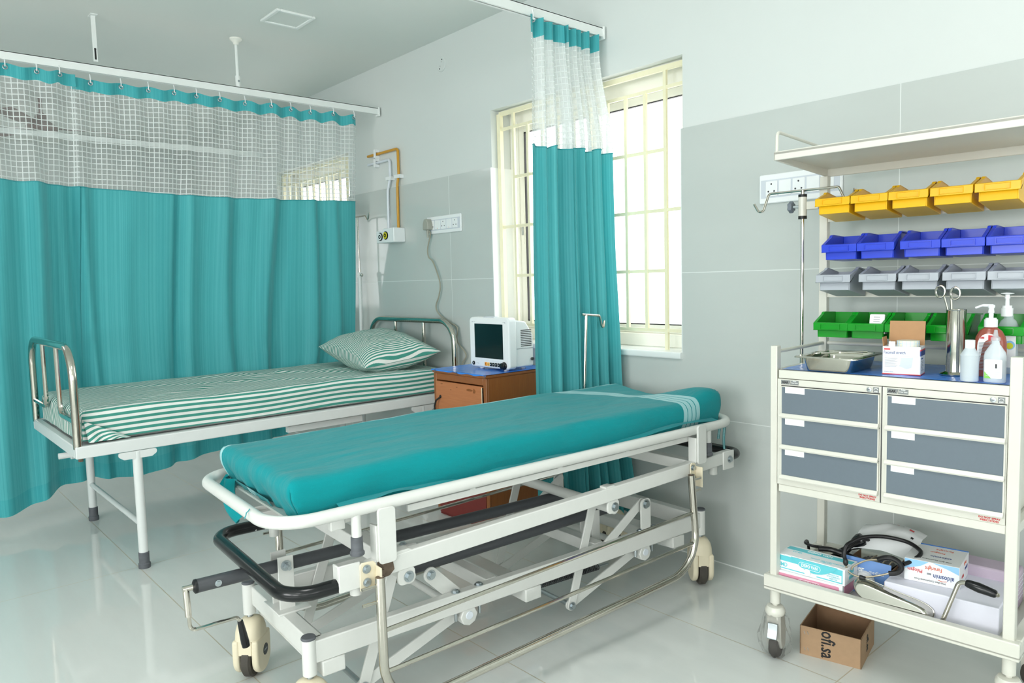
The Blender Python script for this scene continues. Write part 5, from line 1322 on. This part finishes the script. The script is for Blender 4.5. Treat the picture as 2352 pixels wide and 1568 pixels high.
def bagf(i, j):
    x = .005 + .175 * i; y = .03 + .16 * j; z = .075 + .075 * math.sin(PI * min(1, .12 + j * .55)) + .018 * math.sin(PI * i) - .03 * j * j * 0
    return (x, y, z + .005 * noise.noise(Vector((i * 4, j * 4, 3))))
b = MB(); b.grid(bagf, 30, 24); b.build('bag_sheet', 'box_white', e, ang=80)
for i0, j0, w_, m in ((.75, .70, .05, 'red_print'), (.5, .86, .03, 'red_print'), (.62, .78, .02, 'grey_print'), (.84, .45, .03, 'black_print')):
    MB().grid(lambda i, j: Vector(bagf(i0 + w_ * 1.4 * i, j0 + w_ * 1.5 * j)) + Vector((0, -.0012, .0012)), 3, 3).build('print_mark', m, e)
# stethoscope
e = titem('stethoscope', 'black stethoscope looped over the blue carton, chestpiece at the front', 'stethoscope', 0, 0, 0)
MB().tube(catmull([(0.194, 0.105, 0.314), (0.186, 0.1, 0.341), (0.186, 0.11, 0.368), (0.196, 0.13, 0.38), (0.221, 0.16, 0.392), (0.266, 0.19, 0.396), (0.326, 0.2, 0.392), (0.366, 0.18, 0.384), (0.378, 0.15, 0.381), (0.366, 0.12, 0.368), (0.351, 0.095, 0.361)], 9), .0058, 10).build('rubber_tube', 'cable_black', e)
MB().tube(catmull([(0.166, 0.13, 0.326), (0.181, 0.14, 0.351), (0.201, 0.18, 0.368), (0.216, 0.2, 0.372), (0.221, 0.21, 0.356)], 6), .0050, 8).build('rubber_tube', 'cable_black', e)
yb = MB(); yb.tube(catmull([(0.288, .082, .362), (0.305, .082, .372), (0.325, .084, .375), (0.342, .088, .366), (0.348, .09, .350), (0.338, .086, .336), (0.318, .080, .330)], 8), .0072, 10); yb.build('yoke_tube', 'cable_black', e)
MB().tube(catmull([(0.292, .082, .364), (0.255, .078, .352), (0.225, .068, .330), (0.222, .062, .320)], 7), .0026, 8).build('ear_tube', 'tube_tan', e)
MB().tube(catmull([(0.32, .080, .331), (0.29, .072, .318), (0.26, .062, .309), (0.235, .054, .309), (0.217, .048, .320), (0.212, .044, .338)], 7), .0026, 8).build('ear_tube', 'tube_tan', e)
MB().ball((0.2115, .0435, .346), .0075, 14, 10, (1, 1, 1.5)).build('ear_tip', 'black_rubber', e)
MB().lathe([(.0055, 0), (.0062, .006), (.0055, .014), (.003, .018), (0, .019)], (0.246, .056, .308), 14, (1, .1, -.08)).build('ear_tip', 'black_rubber', e)
# white ream box, gift carton on it, lilac pack behind
e = titem('paper_box', 'long glossy white box on the lower tray under the medicine carton', 'box', .313, .058, ZB, .03)
MB().box((0, 0, 0), (.278, .205, .077)).build('box_body', 'box_lilac', e, bevel=.003)
MB().box((-.0008, .003, .004), (.001, .20, .073)).build('open_edge', 'cardboard', e)
e = titem('medicine_carton', 'white and blue medicine carton with upside-down lettering on the long white box', 'carton', .349, .110, ZB + .0775, .10)
w, d_, h = .136, .150, .063
MB().box((0, 0, 0), (w, d_, h)).build('carton_body', 'box_white', e, bevel=.0008)
UP = (PI/2, PI, 0)
MB().prism([(.001, h - .001), (w * .45, h - .001), (w * .30, h - .016), (.001, h * .52)], -.0003, .001, lambda a, c, q: (a, q, c)).build('sky_patch', 'sky_print', e)
MB().prism([(w * .52, h - .001), (w - .001, h - .001), (w - .001, h - .022), (w * .80, h - .012)], -.0003, .001, lambda a, c, q: (a, q, c)).build('sky_patch', 'sky_print', e)
text('lettering', 'Faroright', .0150, 'orange_print', e, (w * .54, -.0006, h * .72), rot=UP, align='CENTER', ext=.0002, sx=.75, bold=.0002)
text('lettering', 'Phlogam', .0150, 'red_print', e, (w * .20, -.0006, h * .52), rot=UP, align='CENTER', ext=.0002, sx=.75, bold=.0002)
text('lettering', 'aldosmin', .0185, 'navy_print', e, (w * .72, -.0006, h * .40), rot=UP, align='CENTER', ext=.0002, sx=.78, bold=.0002)
MB().tube([(w * .78, -.0005, h * .26), (w * .70, -.0005, h * .225), (w * .62, -.0005, h * .27)], .0008, 5).build('logo_swoosh', 'orange_print', e)
MB().box((w * .42, -.0005, h * .42), (w * .50, .001, h * .50)).build('print_block', 'grey_print', e)
text('lettering', 'With Best Compliments From', .0078, 'dark_grey', e, (w * .48, -.0006, h * .15), rot=UP, align='CENTER', ext=.0002, sx=.82, shear=.2)
DN = (0, 0, PI)
text('lettering', 'Faroright', .0150, 'orange_print', e, (w * .60, d_ * .78, h + .0004), rot=DN, align='CENTER', ext=.0002, sx=.8)
text('lettering', 'Phlogam', .0140, 'orange_print', e, (w * .50, d_ * .60, h + .0004), rot=DN, align='CENTER', ext=.0002, sx=.8)
text('lettering', 'aldosmin', .0185, 'navy_print', e, (w * .60, d_ * .36, h + .0004), rot=DN, align='CENTER', ext=.0002, sx=.8)
text('lettering', 'With Best Compliments From', .0075, 'dark_grey', e, (w * .50, d_ * .16, h + .0004), rot=DN, align='CENTER', ext=.0002, shear=.2)
MB().box((0, d_ - .008, h - .001), (w, d_ + .0004, h + .0004)).build('blue_edge', 'blue_sheet', e)
SD = (PI/2, PI, PI/2)
text('lettering', 'aldosmin', .0150, 'navy_print', e, (w + .0006, d_ * .70, h * .52), rot=SD, align='CENTER', ext=.0002, sx=.8)
text('lettering', 'Faroright', .0120, 'orange_print', e, (w + .0006, d_ * .58, h * .80), rot=SD, align='CENTER', ext=.0002, sx=.8)
text('lettering', 'Phlogam', .0120, 'red_print', e, (w + .0006, d_ * .34, h * .36), rot=SD, align='CENTER', ext=.0002, sx=.8)
e = titem('paper_pack', 'lilac shrink-wrapped paper pack at the back right of the lower tray', 'paper pack', .385, .262, ZB, .02)
MB().box((0, 0, 0), (.205, .085, .108)).build('pack_body', 'lilac', e, bevel=.006)
for k in range(5): MB().box((.2052, .004, .03 + k * .014), (.2058, .08, .0325 + k * .014)).build('sheet_edge', 'box_lilac', e)
# kidney tray
e = titem('kidney_dish', 'shiny steel kidney dish tipped on its side at the front of the lower tray', 'kidney dish', .338, .052, ZB + .006, .01)
def kid(i, j):
    a = i * 2 * PI; k = j
    hx, hy = .106 - .018 * k, .034 - .012 * k
    x = hx * math.copysign(abs(math.cos(a)) ** .75, math.cos(a)); y = hy * math.copysign(abs(math.sin(a)) ** .8, math.sin(a)) - .012 * math.cos(x / .108 * PI / 2) * (1)
    return Vector((x, y, .036 * (1 - (1 - k) ** 2.2)))
b = MB(); b.grid(kid, 60, 12); vs = [kid(i / 60, 1) for i in range(60)]; b.add(vs, [tuple(range(60))])
R_ = Matrix.Translation((0, .0, .030)) @ Matrix.Rotation(math.radians(10), 4, 'Y') @ Matrix.Rotation(math.radians(78), 4, 'X')
b.build('dish_shell', 'steel', e, ang=60, xf=R_)
b = MB(); b.tube([kid(i / 60, 0) for i in range(60)], .0016, 6, True); b.build('rolled_rim', 'steel', e, xf=R_)
# spare crank handle
e = titem('crank_handle', 'loose chrome crank with a black grip leaning on the long white box', 'crank handle', .470, .022, ZB)
MB().tube(rounded([(-.004, .0, .002), (.036, .012, .136), (.062, .010, .139)], .016, 6), .0058, 12).build('crank_rod', 'chrome', e)
MB().lathe([(.0085, 0), (.0105, .006), (.0130, .030), (.0105, .066), (.0085, .070)], (.052, .010, .1385), 18, (1, -.02, -.16)).build('grip', 'black_gloss', e)
MB().lathe([(.0055, .069), (.0062, .073), (.004, .077), (0, .078)], (.052, .010, .1385), 14, (1, -.02, -.16)).build('end_nut', 'chrome', e)

# carton on the floor under the trolley
CA = math.atan2(2.175 - 2.138, -.925 + 1.099)
e = thing('cardboard_carton', 'open brown cardboard carton with black lettering on the floor under the trolley', 'carton', (-1.099, 2.138, 0), CA)
w, d_, h = .178, .188, .092; t_ = .003
b = MB()
b.box((0, 0, 0), (w, t_, h)).box((0, d_ - t_, 0), (w, d_, h)).box((0, 0, 0), (t_, d_, h)).box((w - t_, 0, 0), (w, d_, h)); bo = b.build('carton_walls', 'cardboard', e)
MB().box((t_, t_, 0), (w - t_, d_ - t_, t_)).build('carton_floor', 'cardboard_inner', e)
b = MB(); b.box((t_, d_ - t_ - .0008, t_), (w - t_, d_ - t_, h)).box((t_, t_, t_), (t_ + .0008, d_ - t_, h)).box((w - t_ - .0008, t_, t_), (w - t_, d_ - t_, h)); b.build('carton_lining', 'cardboard_inner', e)
text('lettering', 'ofi.sa', .058, 'black_print', e, (w * .46, -.0007, h * .53), rot=(PI/2, PI/2, 0), align='CENTER', ext=.0003, sx=.72, bold=.0008)
text('lettering', 'ofi.sa', .036, 'black_print', e, (w + .0007, d_ * .45, h * .55), rot=(PI/2, PI/2, PI/2), align='CENTER', ext=.0003, sx=.72, bold=.0006)
for x, z in ((.012, .076), (.022, .077), (.013, .024), (.023, .025)): MB().beam((x, -.0006, z), (x + .004, -.0006, z - .009), .001, .001, (0, 1, 0)).build('staple', 'zinc', e)

# ------------------------------------------------------------------ light
wd = bpy.data.worlds.new('world'); S.world = wd; wd.use_nodes = True
bg = wd.node_tree.nodes['Background']; bg.inputs[0].default_value = (1.0, 1.0, 1.0, 1); bg.inputs[1].default_value = 3.5
def area(name, loc, rot, sx, sy, power, col=(1, 1, 1)):
    l = bpy.data.lights.new(name, 'AREA'); l.shape = 'RECTANGLE'; l.size = sx; l.size_y = sy; l.energy = power; l.color = col
    o = bpy.data.objects.new(name, l); COL.objects.link(o); o.location = loc; o.rotation_euler = rot; return o
for a, c, z0, z1 in RW: area('daylight_fill', (XR - .01, (a + c) / 2, (z0 + z1) / 2), (PI / 2, 0, PI / 2), c - a - .1, z1 - z0 - .1, 6, (.98, 1.0, .995))  # fill lights at the added right-wall windows
for (a, c, z0, z1), p_ in zip(FW, (66, 46)): area('daylight_fill', ((a + c) / 2, YB + .01, (z0 + z1) / 2), (PI / 2, 0, 0), c - a - .1, z1 - z0 - .1, p_, (.98, 1.0, .995))  # main fill lights, set in the added windows behind the camera
for k, (x, y, p_) in enumerate(((-1.1, .55, 13), (.2, -1.6, 12), (-5.2, -.6, 5), (-7.0, -.8, 7))):
    # unseen square lamps added out of frame to brighten the room
    e = thing('fill_lamp', 'unseen square white lamp added for fill light', 'ceiling lamp', (x, y, CZ), 0, 'added fill lamps')
    MB().box((-.31, -.31, -.014), (.31, .31, 0)).build('fill_lamp_body', 'rail_white', e, bevel=.003)
    area('fill_light', (x, y, CZ - .02), (0, 0, 0), .56, .56, p_, (1.0, .995, .98))
S.view_settings.view_transform = 'Standard'; S.view_settings.look = 'None'; S.view_settings.gamma = 1; S.view_settings.use_curve_mapping = False
S.view_settings.exposure = 0.08
S.cycles.use_denoising = True
S.cycles.max_bounces = 10; S.cycles.diffuse_bounces = 5; S.cycles.glossy_bounces = 5; S.cycles.transparent_max_bounces = 16; S.cycles.transmission_bounces = 6
S.cycles.sample_clamp_indirect = 6; S.cycles.caustics_reflective = False; S.cycles.caustics_refractive = False

# lettering becomes plain mesh so that every part is ordinary geometry
bpy.context.view_layer.update()
dg = bpy.context.evaluated_depsgraph_get()
for o in [o for o in bpy.data.objects if o.type == 'FONT']:
    me = bpy.data.meshes.new_from_object(o.evaluated_get(dg))
    n = bpy.data.objects.new('lettering', me); COL.objects.link(n); n.parent = o.parent
    n.location = o.location; n.rotation_euler = o.rotation_euler; n.scale = o.scale
    bpy.data.objects.remove(o)
